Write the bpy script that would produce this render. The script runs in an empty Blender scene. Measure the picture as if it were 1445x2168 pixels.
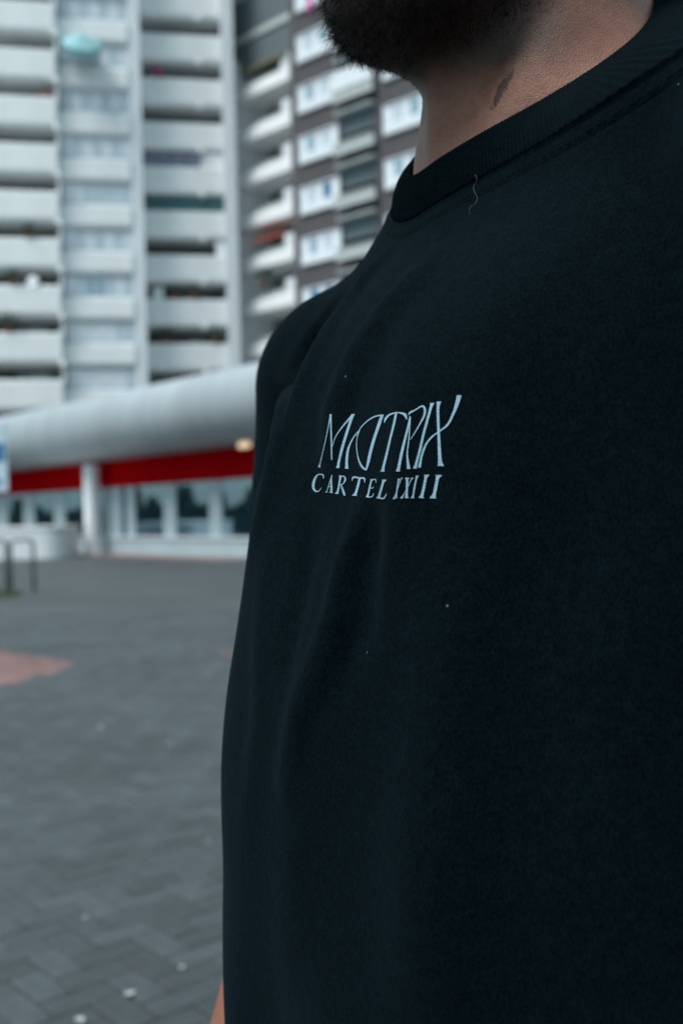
import bpy, math, random
import numpy as np
from mathutils import Matrix, Vector
C = bpy.context.scene.collection
sc = bpy.context.scene
R = math.radians
random.seed(4)
# ---------------------------------------------------------------- camera, world, sun, exposure
CAMH, FPX, ROLL = 1.325, 35/36*2168, 0.025
cam = bpy.data.cameras.new('camera'); co = bpy.data.objects.new('camera', cam); C.objects.link(co)
cam.sensor_fit = 'VERTICAL'; cam.sensor_height = 36; cam.sensor_width = 36; cam.lens = 35
co.matrix_world = Matrix.Translation((0, 0, CAMH)) @ Matrix.Rotation(R(90), 4, 'X') @ Matrix.Rotation(-ROLL, 4, 'Z')
cam.clip_start = 0.05; cam.clip_end = 1500
cam.dof.use_dof = True; cam.dof.focus_distance = 0.44; cam.dof.aperture_fstop = 7.5
sc.camera = co
SUN_AZ, SUN_EL = R(-128), R(60)          # azimuth from +Y towards +X
w = bpy.data.worlds.new('World'); sc.world = w; w.use_nodes = True
wn = w.node_tree; bg = wn.nodes['Background']
sky = wn.nodes.new('ShaderNodeTexSky'); sky.sky_type = 'NISHITA'; sky.sun_disc = False
sky.sun_elevation = SUN_EL; sky.sun_rotation = SUN_AZ; sky.air_density = 1.0; sky.dust_density = 1.0; sky.ozone_density = 1.5
# overcast: the sky texture seen through an even cloud layer, brighter towards the zenith
tcw = wn.nodes.new('ShaderNodeTexCoord'); spw = wn.nodes.new('ShaderNodeSeparateXYZ'); wn.links.new(tcw.outputs['Generated'], spw.inputs[0])
mrw = wn.nodes.new('ShaderNodeMapRange'); mrw.inputs[1].default_value = 0; mrw.inputs[2].default_value = 1; mrw.inputs[3].default_value = 2.3; mrw.inputs[4].default_value = 6.4; wn.links.new(spw.outputs[2], mrw.inputs[0])
clw = wn.nodes.new('ShaderNodeVectorMath'); clw.operation = 'SCALE'; clw.inputs[0].default_value = (.66, .925, 1.0); wn.links.new(mrw.outputs[0], clw.inputs['Scale'])
mxw = wn.nodes.new('ShaderNodeMix'); mxw.data_type = 'RGBA'; mxw.inputs[0].default_value = .85
wn.links.new(sky.outputs[0], mxw.inputs[6]); wn.links.new(clw.outputs[0], mxw.inputs[7]); wn.links.new(mxw.outputs[2], bg.inputs[0]); bg.inputs[1].default_value = 0.13
sl = bpy.data.lights.new('sun', 'SUN'); sl.energy = 3.0; sl.angle = R(30); sl.color = (1, .98, .95)
so = bpy.data.objects.new('sun', sl); C.objects.link(so)
sd = Vector((math.sin(SUN_AZ)*math.cos(SUN_EL), math.cos(SUN_AZ)*math.cos(SUN_EL), math.sin(SUN_EL)))
so.rotation_euler = sd.to_track_quat('Z', 'Y').to_euler(); so.location = (0, 0, 30)
vs = sc.view_settings; vs.view_transform = 'Standard'; vs.look = 'None'; vs.gamma = 1; vs.use_curve_mapping = False
vs.exposure = 0.50
sc.cycles.use_denoising = True
sc.cycles.max_bounces = 6

# ---------------------------------------------------------------- materials
def mat(name, col, rough=.7, noise=0, nscale=5, bump=0, bscale=40, metal=0, spec=.5, sheen=0, coord='Object', emit=None, stretch=None, second=None):
    m = bpy.data.materials.new(name); m.use_nodes = True; nt = m.node_tree; p = nt.nodes['Principled BSDF']
    p.inputs['Base Color'].default_value = (*col, 1); p.inputs['Roughness'].default_value = rough
    p.inputs['Metallic'].default_value = metal; p.inputs['Specular IOR Level'].default_value = spec
    if sheen: p.inputs['Sheen Weight'].default_value = sheen; p.inputs['Sheen Roughness'].default_value = .45
    if emit:
        p.inputs['Emission Color'].default_value = (*emit[:3], 1); p.inputs['Emission Strength'].default_value = emit[3]
    tc = nt.nodes.new('ShaderNodeTexCoord'); src = tc.outputs[coord]
    if stretch:
        mp = nt.nodes.new('ShaderNodeMapping'); mp.inputs['Scale'].default_value = stretch; nt.links.new(src, mp.inputs[0]); src = mp.outputs[0]
    if noise:
        n = nt.nodes.new('ShaderNodeTexNoise'); n.inputs['Scale'].default_value = nscale; n.inputs['Detail'].default_value = 6; n.inputs['Roughness'].default_value = .65
        nt.links.new(src, n.inputs['Vector'])
        mx = nt.nodes.new('ShaderNodeMix'); mx.data_type = 'RGBA'
        c2 = second or tuple(c*(1-noise) for c in col); c1 = col if second else tuple(min(1, c*(1+noise)) for c in col)
        rp = nt.nodes.new('ShaderNodeMapRange'); rp.inputs[1].default_value = .32; rp.inputs[2].default_value = .68
        nt.links.new(n.outputs['Fac'], rp.inputs[0]); nt.links.new(rp.outputs[0], mx.inputs[0])
        mx.inputs[6].default_value = (*c2, 1); mx.inputs[7].default_value = (*c1, 1); nt.links.new(mx.outputs[2], p.inputs['Base Color'])
    if bump:
        n2 = nt.nodes.new('ShaderNodeTexNoise'); n2.inputs['Scale'].default_value = bscale; n2.inputs['Detail'].default_value = 4
        nt.links.new(src, n2.inputs['Vector'])
        b = nt.nodes.new('ShaderNodeBump'); b.inputs['Strength'].default_value = bump; b.inputs['Distance'].default_value = .01
        nt.links.new(n2.outputs['Fac'], b.inputs['Height']); nt.links.new(b.outputs[0], p.inputs['Normal'])
    return m

M = {}
M['white'] = mat('white_concrete_paint', (.76, .79, .80), .8, .05, .35, .2, 8)
M['white2'] = mat('white_parapet_paint', (.82, .845, .85), .75, .06, .5, .15, 6)
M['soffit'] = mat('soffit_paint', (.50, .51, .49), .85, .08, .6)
M['column'] = mat('column_paint', (.68, .72, .75), .8, .06, .4)
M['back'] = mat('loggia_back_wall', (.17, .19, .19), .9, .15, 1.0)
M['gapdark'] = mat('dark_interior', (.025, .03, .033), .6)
M['brown'] = mat('brown_cladding', (.066, .062, .067), .8, .12, .6, .3, 4)
M['greywall'] = mat('grey_loggia_wall', (.10, .135, .15), .85, .1, .5)
M['rail'] = mat('pale_concrete_rail', (.37, .41, .41), .85, .1, 2)
M['greyrail'] = mat('frosted_rail_panel', (.46, .52, .52), .5, .1, 1)
M['frame'] = mat('white_window_frame', (.68, .73, .77), .45)
M['glass_a'] = mat('glass_pale_curtain', (.52, .61, .67), .12, .15, 2, spec=.8)
M['glass_b'] = mat('glass_blue', (.27, .40, .49), .08, .15, 2, spec=.9)
M['glass_c'] = mat('glass_white_curtain', (.72, .77, .81), .2, .1, 3, spec=.6)
M['bluesill'] = mat('blue_grey_sill', (.28, .42, .50), .5)
M['glass_d'] = mat('glass_deep_blue', (.03, .16, .28), .1, .1, 2, spec=.8)
M['shop'] = mat('shop_glass', (.010, .03, .045), .03, spec=1.0)
M['shop'].node_tree.nodes['Principled BSDF'].inputs['IOR'].default_value = 2.9
M['shop'].node_tree.nodes['Principled BSDF'].inputs['Specular Tint'].default_value = (.62, .84, .95, 1)
M['fascia'] = mat('fascia_painted_metal', (.29, .335, .36), .5, .10, .9, stretch=(1, .25, .25))
M['fascia_seam'] = mat('fascia_seam', (.22, .26, .28), .6)
M['red'] = mat('red_fascia_panel', (.42, .0025, .005), 1.0, .08, 1.2, spec=0)
M['sill'] = mat('pale_sill_panel', (.40, .50, .54), .6, .06, 1)
M['dark_metal'] = mat('dark_metal', (.04, .05, .055), .5, .2, 3)
M['steel'] = mat('grey_galvanised_steel', (.17, .20, .21), .5, .15, 6, metal=.3)
M['teal'] = mat('turquoise_canvas', (.25, .48, .52), .8, .1, 3)
M['tealglass'] = mat('teal_screen', (.02, .10, .11), .5, .15, 2)
M['purple'] = mat('mauve_screen', (.16, .18, .26), .4, .1, 2)
M['yellow'] = mat('yellow_awning', (.36, .29, .13), .85, .1, 2)
M['orange'] = mat('orange_awning', (.45, .09, .05), .85, .1, 2)
M['coral'] = mat('coral_canvas', (.42, .16, .14), .85, .1, 2)
M['plant'] = mat('plant_leaf', (.05, .085, .06), .7, .3, 9)
M['grassm'] = mat('grass_blade', (.05, .085, .035), .7, .35, 3)
M['pot'] = mat('terracotta', (.25, .09, .06), .8, .1, 5)
M['paper'] = mat('white_paper_scrap', (.36, .40, .40), .8, .05, 30)
M['dullpaper'] = mat('dull_paper_scrap', (.26, .29, .30), .85, .1, 30)
M['signblue'] = mat('sign_blue_print', (.05, .17, .34), .5)
M['signpale'] = mat('sign_pale_panel', (.50, .62, .70), .5, .06, 3)
M['lampm'] = mat('warm_lit_diffuser', (.8, .7, .5), .5, emit=(1.0, .74, .46, .55))
M['magenta'] = mat('magenta_cloth', (.6, .06, .32), .8)
M['trouser'] = mat('dark_trouser_cotton', (.010, .011, .014), .9, .15, 20)
M['shoe'] = mat('black_shoe', (.02, .02, .022), .5)
M['hair'] = mat('black_hair', (.0025, .003, .0036), .55, spec=.12)
M['ink'] = mat('pale_blue_print_ink', (.195, .325, .405), .85, .12, 350, .25, 1400)
M['lint'] = mat('pale_lint', (.065, .10, .115), .9)
M['eye'] = mat('eye_white', (.7, .7, .68), .2)
M['iris'] = mat('brown_iris', (.03, .015, .008), .2)

# ---------------------------------------------------------------- mesh helpers
class MB:
    def __init__(s): s.v = []; s.f = []
    def box(s, x0, x1, y0, y1, z0, z1):
        n = len(s.v)
        s.v += [(x0,y0,z0),(x1,y0,z0),(x1,y1,z0),(x0,y1,z0),(x0,y0,z1),(x1,y0,z1),(x1,y1,z1),(x0,y1,z1)]
        s.f += [tuple(n+i for i in q) for q in ((0,3,2,1),(4,5,6,7),(0,1,5,4),(1,2,6,5),(2,3,7,6),(3,0,4,7))]
        return s
    def prism(s, prof, x0, x1):               # closed profile of (y, z) swept along x
        n = len(s.v); k = len(prof)
        for x in (x0, x1): s.v += [(x, a, b) for a, b in prof]
        s.f += [(n+i, n+(i+1) % k, n+k+(i+1) % k, n+k+i) for i in range(k)]
        s.f += [tuple(n+i for i in range(k))[::-1], tuple(n+k+i for i in range(k))]
        return s
    def poly(s, pts, z0, z1):                 # closed (x, y) outline extruded in z
        n = len(s.v); k = len(pts)
        for z in (z0, z1): s.v += [(a, b, z) for a, b in pts]
        s.f += [(n+i, n+(i+1) % k, n+k+(i+1) % k, n+k+i) for i in range(k)]
        s.f += [tuple(n+i for i in range(k))[::-1], tuple(n+k+i for i in range(k))]
        return s
    def tube(s, pts, r, sides=10, r2=None):
        pts = [Vector(p) for p in pts]; n0 = len(s.v)
        for i, p in enumerate(pts):
            d = (pts[min(i+1, len(pts)-1)] - pts[max(i-1, 0)]).normalized()
            a = d.orthogonal().normalized() if i == 0 else (a - d*a.dot(d)).normalized()
            b = d.cross(a); rr = r if r2 is None else r + (r2-r)*i/(len(pts)-1)
            s.v += [tuple(p + (a*math.cos(t) + b*math.sin(t))*rr) for t in [2*math.pi*k/sides for k in range(sides)]]
        for i in range(len(pts)-1):
            for k in range(sides):
                s.f.append((n0+i*sides+k, n0+i*sides+(k+1) % sides, n0+(i+1)*sides+(k+1) % sides, n0+(i+1)*sides+k))
        s.f.append(tuple(n0+k for k in range(sides))[::-1]); s.f.append(tuple(n0+(len(pts)-1)*sides+k for k in range(sides)))
        return s
    def lathe(s, prof, c=(0,0,0), seg=20):
        n0 = len(s.v); k = len(prof)
        for j in range(seg):
            t = 2*math.pi*j/seg
            s.v += [(c[0]+r*math.cos(t), c[1]+r*math.sin(t), c[2]+z) for r, z in prof]
        for j in range(seg):
            for i in range(k-1):
                s.f.append((n0+j*k+i, n0+((j+1) % seg)*k+i, n0+((j+1) % seg)*k+i+1, n0+j*k+i+1))
        return s
    def build(s, name, m, parent=None, smooth=False, loc=None, bevel=0):
        me = bpy.data.meshes.new(name); me.from_pydata(s.v, [], s.f); me.materials.append(m); me.update()
        o = bpy.data.objects.new(name, me); C.objects.link(o); o.parent = parent
        if loc: o.location = loc
        if smooth: me.polygons.foreach_set('use_smooth', [True]*len(me.polygons))
        if bevel:
            b = o.modifiers.new('bevel', 'BEVEL'); b.width = bevel; b.segments = 2
        return o
def inst(o, name, parent=None, loc=None, m=None):
    c = o.copy(); C.objects.link(c); c.name = name; c.parent = parent
    if loc is not None: c.location = loc
    return c
def tag(o, label=None, cat=None, group=None, kind=None):
    if label: o['label'] = label
    if cat: o['category'] = cat
    if group: o['group'] = group
    if kind: o['kind'] = kind
    return o
def empty(name, loc=(0,0,0), rz=0):
    o = bpy.data.objects.new(name, None); C.objects.link(o); o.location = loc; o.rotation_euler = (0, 0, rz)
    o.empty_display_size = .2
    return o
def uv(px, py):                               # level image coordinates of a photograph point
    dx, dy = px-722.5, py-1084
    return dx - ROLL*dy, dy + ROLL*dx
def ground_at(px, py, z=0):
    u, v = uv(px, py); Y = (CAMH-z)*FPX/v
    return u/FPX*Y, Y
class Plane:                                  # vertical facade plane Y = c + m X ; local x runs along it, local -y faces the plaza
    def __init__(s, m, c):
        s.m, s.c = m, c; s.a = math.atan(m); s.k = math.cos(s.a)
    def Y(s, u): return s.c/(1 - s.m*u/FPX)
    def s(s_, u): return u/FPX*s_.Y(u)/s_.k
    def z(s, u, v): return CAMH - v/FPX*s.Y(u)
    def root(s, name): return empty(name, (0, s.c, 0), s.a)

# ---------------------------------------------------------------- ground
def ground():
    m = bpy.data.materials.new('plaza_ground'); m.use_nodes = True; nt = m.node_tree; p = nt.nodes['Principled BSDF']
    p.inputs['Roughness'].default_value = .6; p.inputs['Specular IOR Level'].default_value = .5
    tc = nt.nodes.new('ShaderNodeTexCoord'); mp = nt.nodes.new('ShaderNodeMapping'); mp.inputs['Rotation'].default_value = (0, 0, R(45))
    nt.links.new(tc.outputs['Object'], mp.inputs[0])
    br = nt.nodes.new('ShaderNodeTexBrick'); br.inputs['Scale'].default_value = 1; br.inputs['Brick Width'].default_value = .2; br.inputs['Row Height'].default_value = .1
    br.inputs['Mortar Size'].default_value = .006; br.inputs['Color1'].default_value = (.042, .050, .054, 1); br.inputs['Color2'].default_value = (.049, .057, .061, 1); br.inputs['Mortar'].default_value = (.035, .040, .040, 1)
    nt.links.new(mp.outputs[0], br.inputs[0])
    n = nt.nodes.new('ShaderNodeTexNoise'); n.inputs['Scale'].default_value = .45; n.inputs['Detail'].default_value = 7
    nt.links.new(tc.outputs['Object'], n.inputs['Vector'])
    rg = nt.nodes.new('ShaderNodeMapRange'); rg.inputs[1].default_value = .3; rg.inputs[2].default_value = .7; rg.inputs[3].default_value = .8; rg.inputs[4].default_value = 1.2
    nt.links.new(n.outputs['Fac'], rg.inputs[0])
    ml = nt.nodes.new('ShaderNodeVectorMath'); ml.operation = 'SCALE'; nt.links.new(br.outputs['Color'], ml.inputs[0]); nt.links.new(rg.outputs[0], ml.inputs['Scale'])
    nt.links.new(ml.outputs[0], p.inputs['Base Color'])
    b = MB(); b.v = [(-900,-900,0),(900,-900,0),(900,900,0),(-900,900,0)]; b.f = [(0,1,2,3)]
    g = b.build('ground', m, loc=(0,0,-.009)); tag(g, 'grey paved plaza ground stretching to the horizon', kind='structure')
ground()
def paver_mat(name, c):
    m = mat(name, c, .55, .22, 14, .5, 160, spec=.5); nt = m.node_tree
    # each stone its own tone: object random for single stones, island random for the joined ones
    p = nt.nodes['Principled BSDF']; old = p.inputs['Base Color'].links[0].from_socket
    oi = nt.nodes.new('ShaderNodeObjectInfo'); ge = nt.nodes.new('ShaderNodeNewGeometry')
    ad = nt.nodes.new('ShaderNodeMath'); ad.operation = 'ADD'; nt.links.new(oi.outputs['Random'], ad.inputs[0]); nt.links.new(ge.outputs['Random Per Island'], ad.inputs[1])
    fr = nt.nodes.new('ShaderNodeMath'); fr.operation = 'FRACT'; nt.links.new(ad.outputs[0], fr.inputs[0])
    rg = nt.nodes.new('ShaderNodeMapRange'); rg.inputs[3].default_value = .78; rg.inputs[4].default_value = 1.2; nt.links.new(fr.outputs[0], rg.inputs[0])
    n = nt.nodes.new('ShaderNodeTexNoise'); n.inputs['Scale'].default_value = .8; n.inputs['Detail'].default_value = 5
    nt.links.new(ge.outputs['Position'], n.inputs['Vector'])
    r2 = nt.nodes.new('ShaderNodeMapRange'); r2.inputs[1].default_value = .3; r2.inputs[2].default_value = .7; r2.inputs[3].default_value = .78; r2.inputs[4].default_value = 1.22; nt.links.new(n.outputs['Fac'], r2.inputs[0])
    mu = nt.nodes.new('ShaderNodeMath'); mu.operation = 'MULTIPLY'; nt.links.new(rg.outputs[0], mu.inputs[0]); nt.links.new(r2.outputs[0], mu.inputs[1])
    sv = nt.nodes.new('ShaderNodeVectorMath'); sv.operation = 'SCALE'; nt.links.new(old, sv.inputs[0]); nt.links.new(mu.outputs[0], sv.inputs['Scale'])
    nt.links.new(sv.outputs[0], p.inputs['Base Color'])
    return m
def inpoly(x, y, P):
    r = False; j = len(P)-1
    for i in range(len(P)):
        if (P[i][1] > y) != (P[j][1] > y) and x < (P[j][0]-P[i][0])*(y-P[i][1])/(P[j][1]-P[i][1]) + P[i][0]: r = not r
        j = i
    return r
def pavement():
    pm = paver_mat('grey_paver', (.040, .0490, .0535)); rm = paver_mat('red_paver', (.155, .080, .076))
    t1 = ground_at(168, 1408); a1 = ground_at(0, 1374); b1 = ground_at(0, 1452)
    ext = lambda t, a, k: (t[0]+(a[0]-t[0])*k, t[1]+(a[1]-t[1])*k)
    red1 = [t1, ext(t1, a1, 1.6), ext(t1, b1, 1.6)]
    t2 = ground_at(447, 1385); red2 = [t2, (t2[0]+1.3, t2[1]+.75), (t2[0]+1.5, t2[1]-.9)]
    root = empty('pavement'); tag(root, 'herringbone concrete block pavement with red blocks laid in', kind='structure')
    ca, sa = math.cos(R(42)), math.sin(R(42)); U = .1; g = .005
    cand = []
    N = 150
    for i in range(-N, N):
        for j in range(-N, N):
            c = (i-j) % 4
            if c == 0: cx, cy, ro = (i+1)*U, (j+.5)*U, 0
            elif c == 3: cx, cy, ro = (i+.5)*U, (j+1)*U, 1
            else: continue
            x = cx*ca - cy*sa; y = cx*sa + cy*ca + 7.0
            if not (-6.5 < x < 4 and .2 < y < 14): continue
            v = CAMH*FPX/y; u = x/y*FPX
            seen = -760 < u < -180 and v < 1120
            cand.append((y if seen else 99+y, x, y, ro, inpoly(x, y, red1) or inpoly(x, y, red2)))
    cand.sort()
    def stone(b, ox, oy, oz, ang, tilt=(0,0)):
        hl, hw, ch = .1-g/2, .05-g/2, .006; n = len(b.v); ra = (math.cos(ang), math.sin(ang))
        for (kx, ky, z) in [(hl, hw, -.012), (hl, hw, -.004), (hl-ch, hw-ch, 0)]:
            for sx, sy in ((-1,-1),(1,-1),(1,1),(-1,1)):
                a, c = sx*kx, sy*ky
                b.v.append((ox+a*ra[0]-c*ra[1], oy+a*ra[1]+c*ra[0], oz+z+a*tilt[0]+c*tilt[1]))
        for L in (0, 4):
            for k in range(4): b.f.append((n+L+k, n+L+(k+1) % 4, n+L+4+(k+1) % 4, n+L+4+k))
        b.f.append((n+8, n+9, n+10, n+11))
    proto = {}
    for red in (False, True):
        b = MB(); stone(b, 0, 0, 0, 0); o = b.build('paving_stone', rm if red else pm); proto[red] = o.data; bpy.data.objects.remove(o)
    rest = {False: MB(), True: MB()}
    for k, (_, x, y, ro, red) in enumerate(cand):
        ang = R(42) + ro*math.pi/2; dz = random.uniform(-.0012, .0012); tl = (random.gauss(0, .006), random.gauss(0, .01))
        if k < 300:
            o = bpy.data.objects.new('paving_stone', proto[red]); C.objects.link(o); o.parent = root
            o.location = (x, y, dz); o.rotation_euler = (tl[1], -tl[0], ang)
        else: stone(rest[red], x, y, dz, ang, tl)
    o = rest[False].build('paving_stones', pm, root); tag(o, kind='stuff')
    o = rest[True].build('red_paving_stones', rm, root); tag(o, 'red blocks forming pointed patches in the grey pavement', kind='stuff')
pavement()

# ---------------------------------------------------------------- white apartment tower
FL = 2.8
def white_tower():
    A, B, Cc = Plane(.182, 62.2), Plane(.182, 63.14), Plane(.182, 64.93); E = Plane(-.94, 59.67)
    root = A.root('white_apartment_tower')
    tag(root, 'tall white apartment tower with stacked balconies and glazed bays', 'apartment block')
    inv = root.matrix_basis.inverted()
    root_m = Matrix.Translation((0, A.c, 0)) @ Matrix.Rotation(A.a, 4, 'Z'); inv = root_m.inverted()
    def place(o, P):
        o.matrix_local = inv @ Matrix.Translation((0, P.c, 0)) @ Matrix.Rotation(P.a, 4, 'Z') @ Matrix.Translation(o.location)
    def put(b, name, m, P, z=0, parent=None, smooth=False, bevel=0):
        o = b.build(name, m, root if parent is None else parent, smooth, bevel=bevel)
        if parent is None: o.location = (0, 0, z); place(o, P)
        return o
    def parapet_prof(top, h):
        # thick rail with rolled lower edge, slab behind
        return [(-.02, top), (-.10, top-.03), (-.12, top-.12), (-.12, top-h+.32), (-.09, top-h+.16), (-.02, top-h+.05), (.10, top-h), (1.9, top-h), (1.9, top-h+.28), (.10, top-h+.34), (.06, top)]
    protos = {}
    def balcony(P, s0, s1, z, h, key, m=M['white2']):
        if key not in protos:
            b = MB().prism(parapet_prof(0, h), s0, s1); protos[key] = put(b, 'balcony', m, P, z); return protos[key]
        o = protos[key].copy(); C.objects.link(o); o.location = (0, 0, z); place(o, P); return o
    topA = A.z(*uv(60, 104)); topC = Cc.z(*uv(390, 168)); topB = B.z(*uv(210, 145))
    z_lo = 3.0; z_hi = 41
    # ---- backs, side walls and columns
    uA0 = -900; uA1 = -583
    wb = MB()
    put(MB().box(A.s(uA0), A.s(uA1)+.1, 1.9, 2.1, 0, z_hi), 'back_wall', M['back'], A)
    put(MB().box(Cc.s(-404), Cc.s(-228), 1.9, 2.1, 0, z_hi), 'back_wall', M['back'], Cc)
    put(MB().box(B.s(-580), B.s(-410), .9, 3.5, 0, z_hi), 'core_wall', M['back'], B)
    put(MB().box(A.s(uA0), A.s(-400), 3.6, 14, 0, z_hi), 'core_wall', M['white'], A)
    put(MB().box(B.s(-428), B.s(-402), -.28, 4.2, 0, z_hi), 'column', M['column'], B)
    put(MB().box(Cc.s(-231), Cc.s(-206), -.45, 3.0, 0, z_hi), 'column', M['column'], Cc)
    put(MB().box(A.s(uA1)-.02, A.s(uA1)+.16, .1, 3.4, 0, z_hi), 'side_wall', M['white'], A)
    rnd = random.Random(11)
    for k in range(-4, 10):
        zA, zB, zC = topA - FL*k, topB - FL*k, topC - FL*k
        # left loggias
        if zA > 1.8:
            balcony(A, A.s(uA0), A.s(uA1), zA, 1.86, 'A')
            # doors and windows on the back wall
            for q in range(6):
                s = A.s(-860) + q*1.75
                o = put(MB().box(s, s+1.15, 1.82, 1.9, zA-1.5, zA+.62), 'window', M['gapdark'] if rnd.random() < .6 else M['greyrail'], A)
                if q % 2 == 0: put(MB().box(s+1.2, s+1.45, 1.84, 1.9, zA-1.5, zA+.7), 'door_frame', M['rail'], A)
        # glazed bays
        if zB > 1.8:
            s0, s1 = B.s(-576), B.s(-428)
            prof = [(-.02, 0), (-.35, -.02), (-.40, -.10), (-.40, -1.15), (-.34, -1.33), (-.15, -1.42), (.9, -1.42), (.9, 0)]
            if 'B' not in protos:
                protos['B'] = put(MB().prism(prof, s0+.28, s1), 'spandrel', M['white2'], B, zB)
                # rounded left end
                ep = MB()
                n = 8; pr = [(0, 0), (.40, -.10), (.40, -1.15), (.30, -1.38), (0, -1.42)]
                for j in range(n+1):
                    t = -math.pi/2 - math.pi/2*j/n
                    for r, z in pr: ep.v.append((s0+.28+max(r, .001)*1.3*math.cos(t), r*1.0*math.sin(t), z))
                for j in range(n):
                    for i in range(4): ep.f.append((j*5+i, (j+1)*5+i, (j+1)*5+i+1, j*5+i+1))
                protos['Bend'] = put(ep, 'spandrel_end', M['white2'], B, zB, smooth=True)
            else:
                for kk in ('B', 'Bend'):
                    o = protos[kk].copy(); C.objects.link(o); o.location = (0, 0, zB); place(o, B)
            bay = put(MB().box(s0+.15, s1, -.2, .0, .0, .07).box(s0+.15, s1, -.2, .0, 1.2, 1.30), 'window_bay', M['frame'], B, zB+.002)
            put(MB().box(s0+.15, s1, -.22, -.0, .075, .155), 'window_sill', M['bluesill'], B, parent=bay)
            npn = 7; wpn = (s1-s0-.15)/npn
            style = rnd.choice([0, 1, 2]); 
            for q in range(npn):
                a = s0+.15+q*wpn
                put(MB().box(a, a+.09, -.21, -.02, .16, 1.2), 'mullion', M['frame'], B, parent=bay)
                mm = [M['glass_a'], M['glass_c'], M['glass_b'], M['glass_a']][(q + (0 if k % 2 else 1)) % 2 if style < 2 else rnd.randrange(4)]
                if k in (6, 7) and q < 5: mm = M['glass_c']
                put(MB().box(a+.09, a+wpn, -.14, -.11, .07, 1.2), 'pane', mm, B, parent=bay)
        # middle loggias
        if zC > 1.8:
            balcony(Cc, Cc.s(-402), Cc.s(-231), zC, 1.78, 'C')
            s0, s1 = Cc.s(-402), Cc.s(-231)
            for q in range(4):
                s = s0+.25 + q*1.25
                put(MB().box(s, s+.85, 1.82, 1.9, zC-1.5, zC+.6), 'window', rnd.choice([M['gapdark'], M['gapdark'], M['greyrail']]), Cc)
            put(MB().lathe([(.001, -.30), (.10, -.26), (.16, -.12), (.17, .10), (.001, .12)], (s0+3.65, -.10, -1.72), 12), 'drain_spout', M['white'], Cc, zC, smooth=True)
            put(MB().lathe([(.001, -.30), (.10, -.26), (.16, -.12), (.17, .10), (.001, .12)], (A.s(uA1)+.1, -.2, -1.86), 12), 'drain_spout', M['white'], A, zA, smooth=True)
            if k == 2: 
                f = put(MB().box(s0+.05, s0+3.6, .04, .12, 0, .90), 'balcony_glazing', M['purple'], Cc, zC+.003)
                for q in range(5): put(MB().box(s0+.05+q*.87, s0+.13+q*.87, .0, .04, 0, .9), 'mullion', M['dark_metal'], Cc, parent=f)
                put(MB().box(s0+3.6, s1, .04, .16, -.0, .92), 'balcony_wall_panel', M['white2'], Cc, zC+.003)
            if k == 3: put(MB().box(s0+.05, s1-.02, .04, .10, 0, .90), 'balcony_screen', M['tealglass'], Cc, zC+.003)
            if k == 4: put(MB().box(s1-.62, s1, .04, .14, 0, .92), 'balcony_wall_panel', M['white2'], Cc, zC+.003)
            if k == 5: put(MB().box(s0+.45, s0+1.1, .2, .25, -.2, .75), 'balcony_wall_panel', M['white2'], Cc, zC+.003)
    # ---- angled wing
    sE0, sE1 = E.s(-201), E.s(-85)
    M['back2'] = mat('dim_loggia_wall', (.20, .22, .215), .9, .15, 1.0)
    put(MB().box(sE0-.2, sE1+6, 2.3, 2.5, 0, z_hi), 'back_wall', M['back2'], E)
    zE = E.z(*uv(550, 200)); protoE = {}
    for k in range(-5, 10):
        z = zE - FL*k
        if z < 1.5: continue
        if z > zE + FL*.5:
            # upper storeys: closed grey wall panels with pale lintel
            put(MB().box(sE0-.5, sE1+.6, .3, .5, z-.9, z+1.9), 'grey_wall_panel', M['greywall'], E)
            put(MB().box(sE0-.5, sE1+.6, .2, .3, z+1.2, z+1.6), 'wall_band', M['greyrail'], E)
            continue
        b = MB().prism([(-.1, .02), (-.14, .08), (-.14, .76), (-.1, .84), (.02, .84), (.02, .25), (2.3, .22), (2.3, 0)], sE0-.1, sE1+.05)
        fa = put(b, 'balcony', M['white2'], E, z)
        put(MB().box(sE0+.75, sE1-.85, .30, .35, .60, 1.30), 'railing_panel', M['greyrail'], E, z+.001)
        put(MB().box(sE1-.80, sE1+.02, -.08, .10, .84, 1.75), 'end_panel', M['column'], E, z+.001)
        b = MB(); b.v = [(sE0-.1, -.05, .80), (sE0+.6, 2.2, .25), (sE0+.6, 2.2, 2.8), (sE0-.1, -.05, 2.8), (sE0+.02, -.05, .80), (sE0+.7, 2.2, .25), (sE0+.7, 2.2, 2.8), (sE0+.02, -.05, 2.8)]
        b.f = [(0,1,2,3), (7,6,5,4), (0,4,5,1), (1,5,6,2), (2,6,7,3), (3,7,4,0)]
        put(b, 'divider_wall', M['column'], E, z)
        for q in range(3):
            s = sE0+1.3+q*1.35
            put(MB().box(s, s+.9, 2.22, 2.3, .3, 2.3), 'window', rnd.choice([M['gapdark'], M['gapdark'], M['greyrail']]), E, z)
        if k == 0: 
            b = MB(); b.prism([(-.3, 1.75), (-.3, 1.70), (1.3, 2.25), (1.3, 2.35)], sE0+.9, sE1-.2); put(b, 'awning', M['yellow'], E, z)['label'] = 'yellow awning over the topmost balcony of the angled wing'
        if k == 4:
            b = MB(); b.prism([(-.1, 1.95), (-.1, 1.80), (1.3, 2.25), (1.3, 2.35)], sE0+1.3, sE1-1.0); put(b, 'awning', M['orange'], E, z)['label'] = 'orange red awning'
    return A, B, Cc, E, topA, topB, topC, zE
A, B, Cc, E, topA, topB, topC, zE = white_tower()

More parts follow.
